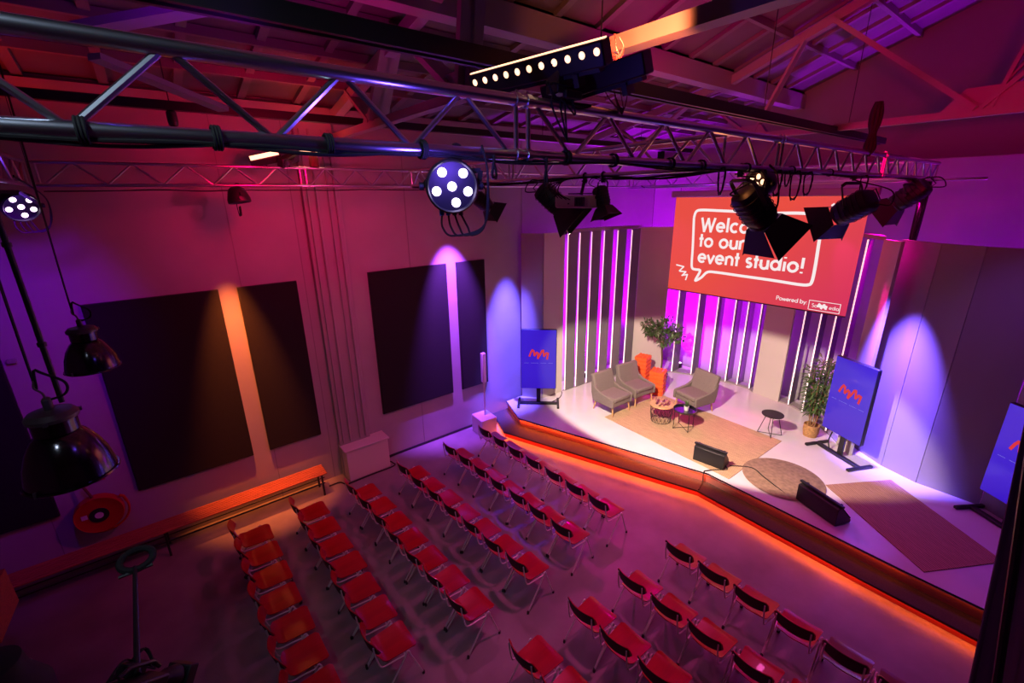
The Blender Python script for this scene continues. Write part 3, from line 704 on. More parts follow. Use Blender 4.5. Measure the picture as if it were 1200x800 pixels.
# ------------------------------------------------------------------ stage lamps
def clamp_mb(mb, top, r=0.03):
    mb.tube([Vector((math.cos(a)*r, 0, math.sin(a)*r))+Vector(top) for a in [2*PI*i/12 for i in range(12)]], 0.009, 6, closed=True)
    mb.box(Vector(top)+Vector((0, 0, -r-0.02)), (0.03, 0.035, 0.05))
    mb.tube([Vector(top)+Vector((0, -0.03, -r-0.02)), Vector(top)+Vector((0, 0.045, -r-0.02))], 0.007, 6)
    return mb
def fresnel(hang, pivot, aim, label, s=1.0, lit=True, handle=True, group='barn door spotlights on the rig', wing=1.0):
    """hang: point on the chord; pivot: centre of the lamp body; aim: direction of the beam"""
    hang = Vector(hang); piv = Vector(pivot)-hang; aim = Vector(aim).normalized()
    t = thing('stage_spotlight', label, 'stage light', tuple(hang), group=group)
    R = basis(aim)                                # local z = beam
    side = R @ Vector((1, 0, 0)); upv = R @ Vector((0, 1, 0))
    # body: squarish housing with cooling ribs
    b_ = MB(); w = 0.105*s
    prof_ = [(0.55, -0.17), (0.85, -0.155), (1.0, -0.12), (1.0, 0.10), (0.94, 0.125)]
    ring = []
    for (k, z) in prof_:
        ring.append([piv+R @ Vector((w*k*(math.copysign(abs(math.cos(a))**0.6, math.cos(a))), w*k*(math.copysign(abs(math.sin(a))**0.6, math.sin(a))), z*s)) for a in [2*PI*i/24 for i in range(24)]])
    vs = [v for rg in ring for v in rg]; fs_ = []
    for i in range(len(ring)-1):
        for k in range(24): fs_.append((i*24+k, i*24+(k+1) % 24, (i+1)*24+(k+1) % 24, (i+1)*24+k))
    fs_.append(tuple(reversed(range(24)))); fs_.append(tuple((len(ring)-1)*24+k for k in range(24)))
    b_.add(vs, fs_); b_.build('housing', 'black', t)
    rib = MB()
    for k in range(5):
        z = (-0.11+k*0.045)*s
        rib.tube([piv+R @ Vector((w*1.06*(math.copysign(abs(math.cos(a))**0.6, math.cos(a))), w*1.06*(math.copysign(abs(math.sin(a))**0.6, math.sin(a))), z)) for a in [2*PI*i/24 for i in range(24)]], 0.004*s, 5, closed=True)
    rib.build('cooling_fins', 'black', t)
    MB().lathe([(0.085*s, 0.12*s), (0.105*s, 0.125*s), (0.108*s, 0.15*s), (0.098*s, 0.155*s), (0.085*s, 0.14*s)], piv, 24, R, close=True).build('front_ring', 'black', t)
    MB().lathe([(0.001, 0.135*s), (0.05*s, 0.132*s), (0.086*s, 0.125*s)], piv, 24, R).build('lens', 'lenswarm' if lit else 'lensdark', t)
    # barn doors
    for k in range(4):
        a = k*PI/2; u = R @ Vector((math.cos(a), math.sin(a), 0)); v = R @ Vector((-math.sin(a), math.cos(a), 0))
        w0, w1, L = (0.095*s, 0.185*s, 0.20*s*wing) if k % 2 == 0 else (0.088*s, 0.160*s, 0.18*s*wing)
        o0 = piv+aim*0.155*s+u*0.095*s; o1 = o0+aim*L*0.88+u*L*0.40
        nr = (o1-o0).cross(v).normalized()*0.0015
        MB().add([o0-v*w0+nr, o0+v*w0+nr, o1+v*w1+nr, o1-v*w1+nr, o0-v*w0-nr, o0+v*w0-nr, o1+v*w1-nr, o1-v*w1-nr],
                 [(0, 1, 2, 3), (7, 6, 5, 4), (0, 4, 5, 1), (1, 5, 6, 2), (2, 6, 7, 3), (3, 7, 4, 0)]).build('barn_door', 'black', t)
    # yoke
    top = Vector((0, 0, -0.085*min(s, 1.2)))
    tu = (piv-top); tu = tu-side*tu.dot(side)
    y_ = MB()
    A_ = [piv-side*(w*1.22), top-side*w*1.1+tu*0.12, top-side*w*0.8, top+side*w*0.8, top+side*w*1.1+tu*0.12, piv+side*(w*1.22)]
    for p, q in zip(A_[:-1], A_[1:]): y_.beam(p, q, 0.026*s, 0.006*s+0.002, up=aim)
    y_.build('yoke', 'black', t)
    for sgn in (-1, 1):
        MB().lathe([(0.001, 0), (0.022*s, 0), (0.022*s, 0.02*s), (0.001, 0.02*s)], piv+side*sgn*w*1.22, 12, basis(side*sgn)).build('pivot_knob', 'black', t)
    clamp_mb(MB(), (0, 0, 0)).build('clamp', 'black', t)
    if handle:
        c = piv-aim*0.17*s
        MB().tube([c+upv*0.06*s, c+upv*0.06*s-aim*0.05*s, c-upv*0.05*s-aim*0.055*s, c-upv*0.05*s], 0.006*s, 6).build('handle', 'black', t)
    cb = smoothpath([piv-aim*0.16*s-upv*0.04*s, piv-aim*0.26*s-upv*0.12*s-side*0.05, piv-aim*0.22*s-side*0.14*s+Vector((0, 0, 0.05)), Vector((0.05, 0.02, -0.06)), Vector((0.10, 0, 0.01))], 8)
    MB().tube(cb, 0.006*s, 6).build('power_cable', 'cable', t)
    return t
def screendir(px, py, depth, ax_pt):
    pass
def pt(px, py, dist):
    d = ray(px, py).normalized(); return CP+d*dist
def aimpx(p0, px, py, dist):
    return (pt(px, py, dist)-Vector(p0)).normalized()

# big spotlight left of centre-right: body at (885,240), doors open towards lower right
def hangpt(px, Yp, z=ZC0):
    p = at(px, 200, 1, Yp); return Vector((p.x, Yp, z-0.0))
h1 = hangpt(868, 1.9); p1 = at(884, 243, 1, 1.9); 
fresnel(h1, p1, aimpx(p1, 913, 288, (p1-CP).length+0.25), 'large black barn door spotlight hanging in front of the screen text', 1.15, wing=1.2)
h2 = hangpt(1003, 1.9); p2 = at(1001, 243, 1, 1.9)
fresnel(h2, p2, aimpx(p2, 935, 278, (p2-CP).length+0.5), 'large barn door spotlight at the right edge of the screen, pointing left', 1.35)
h3 = hangpt(1069, 1.9); p3 = at(1067, 228, 1, 1.9)
fresnel(h3, p3, aimpx(p3, 1015, 262, (p3-CP).length+0.2), 'small spotlight near the far end of the near truss, before the purple wall', 1.4, lit=False)
h4 = at(641, 214, 0, 3.8); h4.z = ZC0; p4 = at(646, 233, 0, 3.8)
fresnel(h4, p4, aimpx(p4, 690, 275, (p4-CP).length-0.1), 'large barn door spotlight left of the white projector', 1.1, wing=1.25)
h5 = at(707, 212, 0, 3.8); h5.z = ZC0; p5 = at(705, 231, 0, 3.8)
fresnel(h5, p5, aimpx(p5, 712, 262, (p5-CP).length-0.05), 'small barn door spotlight right of the white projector', 0.66, lit=False, handle=False)
h6 = at(564, 210, 0, 3.8); h6.z = ZC0; p6 = at(565, 236, 0, 3.8)
fresnel(h6, p6, aimpx(p6, 588, 255, (p6-CP).length+0.2), 'small barn door spotlight behind the violet lamp', 0.85, lit=False, handle=False)

def parcan(hang, centre, aim, label, lens, s=1.0, pattern=None, plugs=False, glow=None):
    hang = Vector(hang); c = Vector(centre)-hang; aim = Vector(aim).normalized(); R = basis(aim)
    t = thing('par_light', label, 'stage light', tuple(hang), group='round multi lens lamps on the rig')
    MB().lathe([(0.001, -0.13*s), (0.05*s, -0.13*s), (0.085*s, -0.10*s), (0.105*s, -0.04*s), (0.118*s, 0.0), (0.118*s, 0.035*s), (0.110*s, 0.045*s), (0.104*s, 0.036*s), (0.104*s, 0.020*s), (0.001, 0.02*s)], c, 32, R).build('housing', 'black', t)
    pat = pattern or [(0, 0)]+[(0.062*math.cos(a+0.3), 0.062*math.sin(a+0.3)) for a in [2*PI*k/6 for k in range(6)]]
    for (x, y) in pat:
        MB().lathe([(0.001, 0.030*s), (0.012*s, 0.029*s), (0.0205*s, 0.024*s), (0.0205*s, 0.019*s)], c+R @ Vector((x*s, y*s, 0)), 16, R).build('lens', lens, t)
    if glow:
        l = bpy.data.lights.new('par_glow', 'POINT'); l.energy = glow[1]; l.color = glow[0]; l.shadow_soft_size = 0.05
        lo = bpy.data.objects.new('par_glow', l); COL.objects.link(lo); lo.location = hang+c+aim*0.24*s+Vector((0, 0, 0.07))
    side = R @ Vector((1, 0, 0)); top = Vector((0, 0, -0.08*s)); w = 0.125*s
    y_ = MB(); A_ = [c-side*w, top-side*w*0.85, top+side*w*0.85, c+side*w]
    for p, q in zip(A_[:-1], A_[1:]): y_.beam(p, q, 0.022*s, 0.006, up=aim)
    y_.build('yoke', 'black', t)
    for sgn in (-1, 1):
        MB().lathe([(0.001, 0), (0.018*s, 0), (0.018*s, 0.02*s), (0.001, 0.02*s)], c+side*sgn*w, 12, basis(side*sgn)).build('pivot_knob', 'black', t)
    clamp_mb(MB(), (0, 0, 0)).build('clamp', 'black', t)
    upv = R @ Vector((0, 1, 0))
    for k in range(4):
        x = (-0.045+0.03*k)*s; a = c-aim*0.05*s+side*x-Vector((0, 0, 0.10*s))
        if plugs: MB().tube([a, a-Vector((0, 0, 0.035*s))], 0.011*s, 10).build('plug', 'blueplug' if k < 2 else 'black', t)
        b0 = a-Vector((0, 0, 0.03*s))
        MB().tube(smoothpath([b0, b0-Vector((0, 0, 0.06*s))+side*0.01*k, b0-Vector((0, 0, 0.10*s))+side*(0.05*s), b0+Vector((0, 0, -0.05*s))+side*(0.16*s-x), c+side*0.17*s+Vector((0, 0, 0.05*s)), Vector((0.07, 0, 0.02))+side*0.06+Vector((0, 0, 0.004*k))], 8), 0.0048*s, 6).build('power_cable', 'cable', t)
    return t
hp = Vector((at(535, 172, 1, 1.9).x, 1.9, ZC0)); pc = at(529, 218, 1, 1.9)
pat6 = [(0.0, 0.0), (-0.052, 0.056), (0.042, 0.060), (0.070, -0.020), (-0.072, -0.022), (-0.016, -0.070)]
parcan(hp, pc, (CP-pc)+Vector((0.35, 0.1, -0.15)), 'round lamp with six glowing violet lenses at the centre, with a coil of cables', 'lensviolet', 1.02, [(-x, y) for x, y in pat6], True, ((0.16, 0.07, 1.0), 7))
hq = Vector((-0.9, 5.85, ZC0)); pq = at(23, 241, 0, -0.9)
parcan(hq, pq, (CP-pq)+Vector((2.2, 0, -3.6)), 'round lamp with glowing violet lenses at the far left edge', 'lenspink', 1.25, [(-x, y) for x, y in pat6], glow=((0.2, 0.05, 1.0), 2))
hr = Vector((at(890, 200, 1, 1.9).x, 1.9, ZC0)); pr = at(889, 216, 1, 1.9)
parcan(hr, pr, (CP-pr)*0.5+Vector((-1.2, 2.2, -0.3)), 'round lamp with glowing orange lenses above the large spotlight', 'lensorange', 1.1, glow=((1.0, 0.3, 0.08), 1.2))
hs = Vector((at(278, 218, 1, 7.6).x, 7.6, ZC0)); ps = at(280, 233, 1, 7.6)
parcan(hs, ps, (0.1, -0.1, -1), 'unlit round lamp hanging from the left wall truss', 'lensdark', 1.25)

# floods standing on the left wall truss
def flood(px, py, label, aim, lit, s=1.0, L=0.30):
    c = at(px, py, 1, 7.6); base = Vector((c.x, 7.6, ZC1+0.02))
    t = thing('bar_light', label, 'stage light', tuple(base), group='bar lamps on the left wall truss')
    R = basis(aim, (1, 0, 0)); cc = c-base
    MB().box(cc, (0.09*s, L, 0.07*s), R).build('housing', 'black', t, bevel=0.008)
    MB().box(cc+Vector(aim).normalized()*0.037*s, (0.06*s, L*0.9, 0.006), R).build('lens', 'lensorange' if lit else 'lensdark', t)
    MB().tube([cc, Vector((0, 0, -0.02))], 0.012, 8).build('bracket', 'black', t)
flood(311, 186, 'bar lamp with orange glowing face on the left wall truss', (-0.3, -0.6, 0.75), True, 1.5, 0.42)
flood(338, 187, 'unlit black bar lamp beside the glowing one on the left wall truss', (0.6, -0.6, -0.3), False, 1.4, 0.40)
fb = at(366, 176, 1, 7.6)
t = thing('flood_panel', 'flat glowing warm flood lamp on a post above the left wall truss', 'stage light', (fb.x, 7.6, ZC1+0.02))
zz = fb.z-ZC1-0.02
MB().box((0, 0, zz), (0.40, 0.26, 0.035)).build('housing', 'black', t)
MB().box((0, 0, zz+0.02), (0.37, 0.23, 0.006)).build('lens', 'lensorange', t)
MB().box((0, 0, zz-0.02), (0.37, 0.23, 0.006)).build('diffuser', 'lensorange', t)
MB().lathe([(0.07, 0), (0.07, zz*0.5), (0.04, zz-0.02)], n=10).build('bracket', 'strapred', t)

# LED bars lying on the near truss
def ledbar(a, b_, label, n, lit, w=0.10, h=0.10, face=None):
    a = Vector(a); b_ = Vector(b_); c = (a+b_)/2; d = (b_-a).normalized(); L = (b_-a).length
    t = thing('light_bar', label, 'stage light', tuple(c), group='long bar lamps on the near truss')
    f = Vector(face); f = (f-d*f.dot(d)).normalized(); u = d.cross(f).normalized()
    if u.z < 0: u = -u
    R = Matrix((d, f, u)).transposed()
    MB().box((0, 0, 0), (L, w, h), R).build('housing', 'black', t, bevel=0.008)
    MB().box(-u*(h*0.5+0.01), (L*0.9, w*0.5, 0.02), R).build('rear_rail', 'black', t)
    if lit:
        for i in range(n):
            x = -L/2+L*(i+0.6)/n
            MB().lathe([(0.001, 0.006), (0.014, 0.004), (0.0175, 0.0)], d*x+f*(w/2)+u*h*0.12, 14, basis(f)).build('lens', 'lensorange', t)
        MB().box(u*(h*0.5+0.003), (L, 0.02, 0.006), R).build('top_strip', 'lensorange', t)
    for s_ in (-0.3, 0.3):
        MB().box(d*L*s_-u*(h*0.5+0.035), (0.03, w*0.8, 0.06), R).build('foot', 'black', t)
    return t
la = at(556, 99, 2, 6.04); lb = at(712, 60, 2, 6.04)
ledbar(la, lb, 'long black lamp bar with a row of glowing round lenses', 11, True, 0.08, 0.11, face=(CP-(la+lb)/2)+Vector((0, 0, -0.3)))
ra = at(640, 112, 2, 5.98); rb_ = at(760, 72, 2, 6.04)
ledbar(ra, rb_, 'second black lamp bar lying behind the lit one, seen from its back', 11, False, 0.10, 0.11, face=-(CP-(ra+rb_)/2))
# the bar's light rising onto the roof steel
spot((2.1, 1.7, 6.12), (2.87, 2.2, 6.40), (1.0, 0.20, 0.07), 300, 56, 0.6, 0.03)
def strap(px, py0, py1, lab, w=0.05):
    a = at(px, py0, 1, 1.88); b_ = at(px, py1, 1, 1.88)
    m = MB(); 
    for dx in (-0.02, 0.02):
        pts = smoothpath([a+Vector((dx, -0.03, 0)), (a+b_)/2+Vector((dx*1.6, -0.05, 0)), b_+Vector((0, -0.04, 0)), (a+b_)/2+Vector((dx*2, 0.05, 0)), a+Vector((dx, 0.03, 0))], 6)
        for p, q in zip(pts[:-1], pts[1:]): m.beam(p, q, 0.035, 0.004, up=(0.6, -0.8, 0))
    tag(m.build('safety_strap', 'strapred'), lab, 'strap', 'safety straps on the near truss')
strap(718, 45, 70, 'dark strap around the right end of the lit lamp bar'); strap(723, 82, 132, 'dark red strap hanging around the top tube of the near truss')
jb = thing('rigging_bracket', 'dark bracket with cables clamping the lamp bars to the near truss', 'bracket', tuple(at(655, 107, 1, 1.9)))
MB().box((0, 0, 0.04), (0.10, 0.09, 0.11)).box((0.05, -0.05, -0.02), (0.12, 0.03, 0.04)).build('body', 'black', jb, bevel=0.006)
for k in range(6):
    r_ = random.uniform
    MB().tube(smoothpath([(0, 0, 0.05), (r_(-.12, .12), r_(-.06, 0), r_(0, .12)), (r_(-.15, .25), r_(-.06, 0), r_(-.12, .05)), (r_(-.1, .3), -0.03, -0.05), (0.05, -0.02, -0.24 if k % 2 else -0.05)], 8), 0.005, 6).build('cable', 'cable', jb)

# projector
pp = at(681, 236, 0, 3.75); t = thing('projector', 'pale projector hanging from the middle cross truss between two spotlights', 'projector', (3.8, pp.y, ZC0))
q = pp-Vector((3.8, pp.y, ZC0)); rzp = Matrix.Rotation(0.10, 3, 'Z')
MB().box(q, (0.34, 0.46, 0.13), rzp).build('housing', 'projector', t, bevel=0.02)
pn = MB()
for k in range(8): pn.box(q+Vector((-0.172, -0.20+0.018*k, 0.0)), (0.004, 0.012, 0.09), rzp)
pn.build('vent_grille', 'black', t)
pn = MB()
for k in range(6): pn.box(q+Vector((-0.171, 0.02+0.03*k, 0.02 if k % 2 else -0.02)), (0.006, 0.022, 0.014), rzp)
pn.build('connector_panel', 'black', t)
MB().lathe([(0.001, 0), (0.06, 0), (0.06, 0.05), (0.001, 0.05)], q+Vector((0.18, 0.1, 0)), 20, basis((1, 0, 0))).build('lens', 'lensdark', t)
MB().tube([q+Vector((0, 0, 0.07)), (0, 0, -0.02)], 0.018, 10).box(q+Vector((0, 0, 0.08)), (0.18, 0.22, 0.012)).build('ceiling_mount', 'black', t)
clamp_mb(MB(), (0, 0, 0)).build('clamp', 'black', t)
for k in range(4):
    MB().tube(smoothpath([q+Vector((-0.17, 0.05*k, 0.02)), q+Vector((-0.25, 0.05*k+0.1, 0.1+0.02*k)), q+Vector((-0.1, 0.15, 0.22)), (0, 0.1*k-0.1, -0.02)], 7), 0.006, 6).build('cable', 'cable', t)
# black cable hoist bundle at the tie beam and the drop at the end of the near truss
bx = at(1024, 150, 1, 1.9)
t = thing('cable_bundle', 'black cable bundle hooked between the far roof tie beam and the near truss', 'cable', (bx.x, 1.9, ZC1))
for k in range(7):
    a = 2*PI*k/7; w = 0.045
    MB().tube(smoothpath([(0.02*math.cos(a), 0.02*math.sin(a), bx.z-ZC1+0.28), (w*math.cos(a), w*math.sin(a), bx.z-ZC1+0.18), (w*0.9*math.cos(a), w*math.sin(a), bx.z-ZC1+0.05), (0.02*math.cos(a), 0.02*math.sin(a), bx.z-ZC1-0.06), (w*1.3*math.cos(a), w*math.sin(a), 0.06), (0, 0, -0.03)], 6), 0.022, 7).build('cable', 'cable', t)
dl = thing('cable_bundle', 'tall black cable drop hanging from the far end of the near truss', 'cable', (10.95, 1.98, 0.37))
for k in range(6):
    MB().tube([(0.04*math.cos(k*1.1)+0.012*math.sin(z*3+k), 0.04*math.sin(k*1.1)+0.012*math.cos(z*2.3+k), z) for z in [0.05+0.26*i for i in range(21)]], 0.02, 6).build('cable', 'cable', dl)
sm = thing('screen_pipe', 'long thin red lit steel pipe behind the far cross truss, above the screen', 'pipe', (9.75, 1.2, 5.56))
MB().tube([(0, -0.1, 0), (0, 6.3, 0)], 0.02, 8).build('tube', 'alu', sm)
for y in (0.5, 3.0, 5.8): MB().tube([(-0.15, y, 0.04), (0, y, 0)], 0.012, 6).build('bracket', 'black', sm)

# ------------------------------------------------------------------ audience chairs
def make_chair(ply='redply'):
    root = bpy.data.objects.new('chair', None); COL.objects.link(root); root.empty_display_size = 0.1
    # local +x is the way the sitter faces; origin on the floor at the middle of the feet
    seat = MB(); NU, NV = 14, 10
    def outline(u):            # half width along the depth
        w = 0.186+0.024*u
        e = min(u, 1-u)
        rr = 0.18 if u < 0.5 else 0.06
        if e < rr: w -= (0.095 if u < 0.5 else 0.03)*(1-math.sqrt(max(0, 1-((rr-e)/rr)**2)))
        return w
    def sf(u, v, dz=0.0):
        x = -0.215+0.440*u; w = outline(u); y = (v*2-1)*w
        z = 0.452+0.022*(v*2-1)**2*0.6 + 0.055*max(0, 0.28-u)**2/0.0784*0.9 - 0.03*max(0, u-0.8)**2/0.04*0.6
        return Vector((x, y, z+dz))
    top = [[sf(i/NU, j/NV, 0.006) for j in range(NV+1)] for i in range(NU+1)]
    bot = [[sf(i/NU, j/NV, -0.006) for j in range(NV+1)] for i in range(NU+1)]
    def shell(mb, T, B):
        nu = len(T)-1; nv = len(T[0])-1; vs = [v for r in T for v in r]+[v for r in B for v in r]; K = (nu+1)*(nv+1); fs_ = []; mi = []
        idx = lambda i, j, b=0: b*K+i*(nv+1)+j
        for i in range(nu):
            for j in range(nv):
                fs_.append((idx(i, j), idx(i+1, j), idx(i+1, j+1), idx(i, j+1))); fs_.append((idx(i, j, 1), idx(i, j+1, 1), idx(i+1, j+1, 1), idx(i+1, j, 1)))
        for i in range(nu):
            fs_.append((idx(i, 0), idx(i, 0, 1), idx(i+1, 0, 1), idx(i+1, 0))); fs_.append((idx(i, nv), idx(i+1, nv), idx(i+1, nv, 1), idx(i, nv, 1)))
        for j in range(nv):
            fs_.append((idx(0, j), idx(0, j+1), idx(0, j+1, 1), idx(0, j, 1))); fs_.append((idx(nu, j), idx(nu, j, 1), idx(nu, j+1, 1), idx(nu, j+1)))
        mb.add(vs, fs_)
    shell(seat, top, bot); seat.build('seat', ply, root, smooth=50)
    back = MB(); NB = 16
    def bf(v, h, off):
        y = (v*2-1)*0.212; s_ = abs(v*2-1)
        z0 = 0.625+0.012*s_**4+0.03*max(0, s_-0.8)**2/0.04; z1 = 0.815-0.02*s_**2-0.035*max(0, s_-0.85)**2/0.0225
        z = z0+(z1-z0)*h
        x = -0.290+0.066*s_**2-0.04*(h-0.5)+off
        return Vector((x, y, z))
    T = [[bf(i/NB, j/4, 0.0055) for j in range(5)] for i in range(NB+1)]
    B = [[bf(i/NB, j/4, -0.0055) for j in range(5)] for i in range(NB+1)]
    shell(back, T, B); bo = back.build('backrest', ply, root, smooth=50)
    pad = MB(); T2 = [[bf(0.03+0.94*i/NB, 0.05+0.9*j/4, -0.0062) for j in range(5)] for i in range(NB+1)]
    B2 = [[bf(0.03+0.94*i/NB, 0.05+0.9*j/4, -0.0085) for j in range(5)] for i in range(NB+1)]
    shell(pad, T2, B2); po = pad.build('back_facing', 'darkply', bo, smooth=50); po['label'] = 'black rear face of the backrest'
    for s_ in (-1, 1):
        y = 0.232*s_
        rear = Vector((-0.25, y*1.04, 0.015)); apx = Vector((0.10, y*0.96, 0.462)); front = Vector((0.25, y*1.04, 0.015))
        pts = [rear, rear+(apx-rear)*0.86]
        a0 = rear+(apx-rear)*0.86; b0 = front+(apx-front)*0.86
        for i in range(1, 8):
            tt = i/8; pts.append(a0*(1-tt)**2+Vector((0.10, y*0.96, 0.53))*2*tt*(1-tt)+b0*tt*tt)
        pts += [b0, front]
        fr = MB().tube(pts, 0.0105, 8).build('leg_frame', 'chrome', root)
        for f_ in (rear, front):
            MB().lathe([(0.013, -0.015), (0.016, -0.013), (0.016, 0.022), (0.011, 0.028)], f_, 10).build('foot_cap', 'black', fr)
        # tube that runs under the seat and bends up behind to the backrest
        bp_ = [(0.06, 0.225*s_, 0.43), (-0.04, 0.205*s_, 0.425), (-0.15, 0.195*s_, 0.425), (-0.20, 0.190*s_, 0.435), (-0.225, 0.187*s_, 0.47), (-0.245, 0.184*s_, 0.56), (-0.262, 0.180*s_, 0.66), (-0.270, 0.178*s_, 0.76)]
        MB().tube(smoothpath(bp_, 4), 0.009, 8).build('back_support', 'chrome', root)
    MB().tube([(0.06, -0.228, 0.43), (0.06, 0.228, 0.43)], 0.009, 8).build('crossbar', 'chrome', root)
    return root
proto = make_chair('redply'); proto_b = make_chair('brownply')
rows_left = [  # x of the chair at the wall end, x at the aisle end, y wall, y aisle
    (4.98, 5.07, 6.98, 3.93), (4.07, 4.20, 6.87, 3.90), (3.07, 3.26, 6.86, 3.82), (2.13, 2.31, 6.90, 3.82), (1.27, 1.31, 6.97, 3.98), (0.41, 0.45, 6.95, 3.97)]
ordn = ['first', 'second', 'third', 'fourth', 'fifth', 'sixth', 'seventh', 'eighth']
rn = ['row nearest the stage', 'second row from stage', 'third row from stage', 'fourth row from stage', 'fifth row from stage', 'rearmost row']
used = {'r': False, 'b': False}
def put_chair(x, y, rz, label, group, brown=False):
    P0 = proto_b if brown else proto; key = 'b' if brown else 'r'
    if not used[key]: c = P0; used[key] = True
    else: c = copy_tree(P0)
    c.location = (x, y, 0.0); c.rotation_euler = (0, 0, rz)
    tag(c, label, 'chair', group)
    return c
for r, (xa, xb, ya, yb) in enumerate(rows_left):
    ang = math.atan2(xb-xa, ya-yb)
    for k in range(7):
        tt = k/6
        x = xa+(xb-xa)*tt+random.uniform(-0.012, 0.012); y = ya+(yb-ya)*tt+random.uniform(-0.008, 0.008)
        put_chair(x, y, ang+random.uniform(-0.025, 0.025), f'red plywood chair in the {rn[r]}, left block, {ordn[k]} from wall', 'chairs of the left block')
rr = [(5.12, [2.52, 2.03, 1.55, 1.07, 0.58, 0.10], 'row nearest the stage'), (4.19, [2.62, 2.13, 1.65, 1.15, 0.66], 'second row from stage'),
      (3.38, [2.73, 2.24, 1.75, 1.25], 'third row from stage'), (2.50, [2.76, 2.27, 1.78], 'rearmost row')]
for r, (x, ys, nm) in enumerate(rr):
    for k, y in enumerate(ys):
        br = (r == 0 and k >= 4)
        put_chair(x+random.uniform(-0.01, 0.01)+(0.02*k if r else 0), y, 0.02+random.uniform(-0.03, 0.03),
                  f'{"brown" if br else "red"} plywood chair in the {nm}, right block, {ordn[k]} from aisle', 'chairs of the right block', br)

# ------------------------------------------------------------------ rugs
def rug(name, label, quad, m, z=0.3605, th=0.012):
    c = sum((Vector((*q, 0)) for q in quad), Vector())/4
    d = Vector((*quad[1], 0))-Vector((*quad[0], 0)); rz = math.atan2(d.y, d.x)
    o = MB(); R = Matrix.Rotation(-rz, 3, 'Z')
    loc = [R @ (Vector((*q, 0))-c) for q in quad]
    o.prism([(p.x, p.y) for p in loc], 0, th); ob = o.build(name, m, bevel=0.004)
    ob.location = (c.x, c.y, z); ob.rotation_euler = (0, 0, rz)
    return tag(ob, label, 'rug')
rug('jute_rug', 'large golden jute rug under the coffee tables and armchairs', [(7.55, 3.11), (9.72, 3.06), (9.82, 6.10), (7.70, 6.20)], 'jute')
rug('jute_rug', 'brown woven rectangular rug at the right end of the stage', [(7.50, 0.34), (8.60, -0.33), (9.78, 1.22), (8.70, 1.92)], 'jutedark')
cc = [(8.30, 2.47)]
o = MB().lathe([(0.001, 0.0), (0.66, 0.0), (0.672, 0.006), (0.66, 0.012), (0.001, 0.012)], n=64).build('round_rug', 'jute2'); o.location = (8.32, 2.49, 0.3725)
tag(o, 'round brown rug between the two wedge speakers', 'rug')

# ------------------------------------------------------------------ armchairs
def armchair(x, y, rz, label):
    t = thing('armchair', label, 'armchair', (x, y, 0.423), rz, 'grey fabric armchairs on the stage')
    # faces local +x
    prof_ = [(0.33, 0.20), (0.35, 0.34), (0.30, 0.36), (-0.27, 0.34), (-0.36, 0.56), (-0.40, 0.78), (-0.345, 0.80), (-0.20, 0.42)]
    shell = MB()
    # side wings: low at the front, rising to the back
    for s_ in (-1, 1):
        y0, y1 = (0.30, 0.36) if s_ > 0 else (-0.36, -0.30)
        sp_ = [(0.36, 0.19), (0.36, 0.40), (0.31, 0.425), (-0.04, 0.47), (-0.20, 0.54), (-0.30, 0.66), (-0.36, 0.66), (-0.34, 0.40), (-0.28, 0.19)]
        if True:
            n_ = len(sp_); vs = [(a, y0, b_) for a, b_ in sp_]+[(a, y1, b_) for a, b_ in sp_]
            MB().add(vs, [tuple(range(n_)), tuple(reversed(range(n_, 2*n_)))]+[(i, (i+1) % n_, n_+(i+1) % n_, n_+i) for i in range(n_)]).build('armrest', 'fabric', t, bevel=0.022)
    MB().box((0.02, 0, 0.255), (0.64, 0.60, 0.12)).build('seat_base', 'fabric', t, bevel=0.02)
    MB().box((0.07, 0, 0.365), (0.58, 0.59, 0.11)).build('seat_cushion', 'fabric', t, bevel=0.035)
    R = Matrix.Rotation(math.radians(-17), 3, 'Y')
    MB().box((-0.285, 0, 0.60), (0.12, 0.70, 0.54), R).build('backrest', 'fabric', t, bevel=0.035)
    for yy in (-0.17, 0.0, 0.17):
        for zz_ in (0.54, 0.70):
            p = Vector((-0.285, 0, 0.60))+R @ Vector((0.06, yy, zz_-0.60))
            MB().lathe([(0.001, 0.004), (0.012, 0.0), (0.014, -0.006)], p, 12, R @ basis((1, 0, 0))).build('button', 'fabric', t)
    for (lx, ly) in ((0.29, 0.28), (0.29, -0.28), (-0.24, 0.28), (-0.24, -0.28)):
        dx = 0.03 if lx > 0 else -0.05
        MB().tube([(lx, ly, 0.20), (lx+dx, ly*1.08, -0.05)], [0.024, 0.014], 10).build('leg', 'wood', t)
    return t
armchair(8.13, 6.37, math.radians(-92), 'grey buttoned armchair at the left of the seating group')
armchair(9.02, 6.34, math.radians(-97), 'grey buttoned armchair in the middle, in front of the orange crates')
armchair(9.70, 5.08, math.radians(167), 'grey buttoned armchair at the right, facing the other two')
# stacked block crates
def crate(x, y, h, s, rz, label):
    t = thing('block_crate', label, 'crate', (x, y, 0.361), rz, 'orange stacked block stools')
    n = round(h/0.115); d = h/n; b_ = MB(); st_ = MB()
    for i in range(n):
        b_.box((0, 0, d*(i+0.5)), (s, s, d-0.022))
        if i: b_.box((0, 0, d*i), (s-0.04, s-0.04, 0.03))
        for sx in (-1, 1):
            for k in range(4):
                p = (k-1.5)*s/4
                b_.box((sx*(s/2+0.004), p, d*(i+0.5)), (0.014, s/6, d*0.5)); b_.box((p, sx*(s/2+0.004), d*(i+0.5)), (s/6, 0.014, d*0.5))
    sd = b_
    for i in range(4):
        for j in range(4): sd.lathe([(0.030, 0), (0.030, 0.018), (0.001, 0.018)], ((i-1.5)*s/4, (j-1.5)*s/4, h-0.006), 12)
    b_.build('body', 'crate', t)
crate(10.12, 6.92, 0.80, 0.34, 0.2, 'taller orange block stool behind the middle armchair')
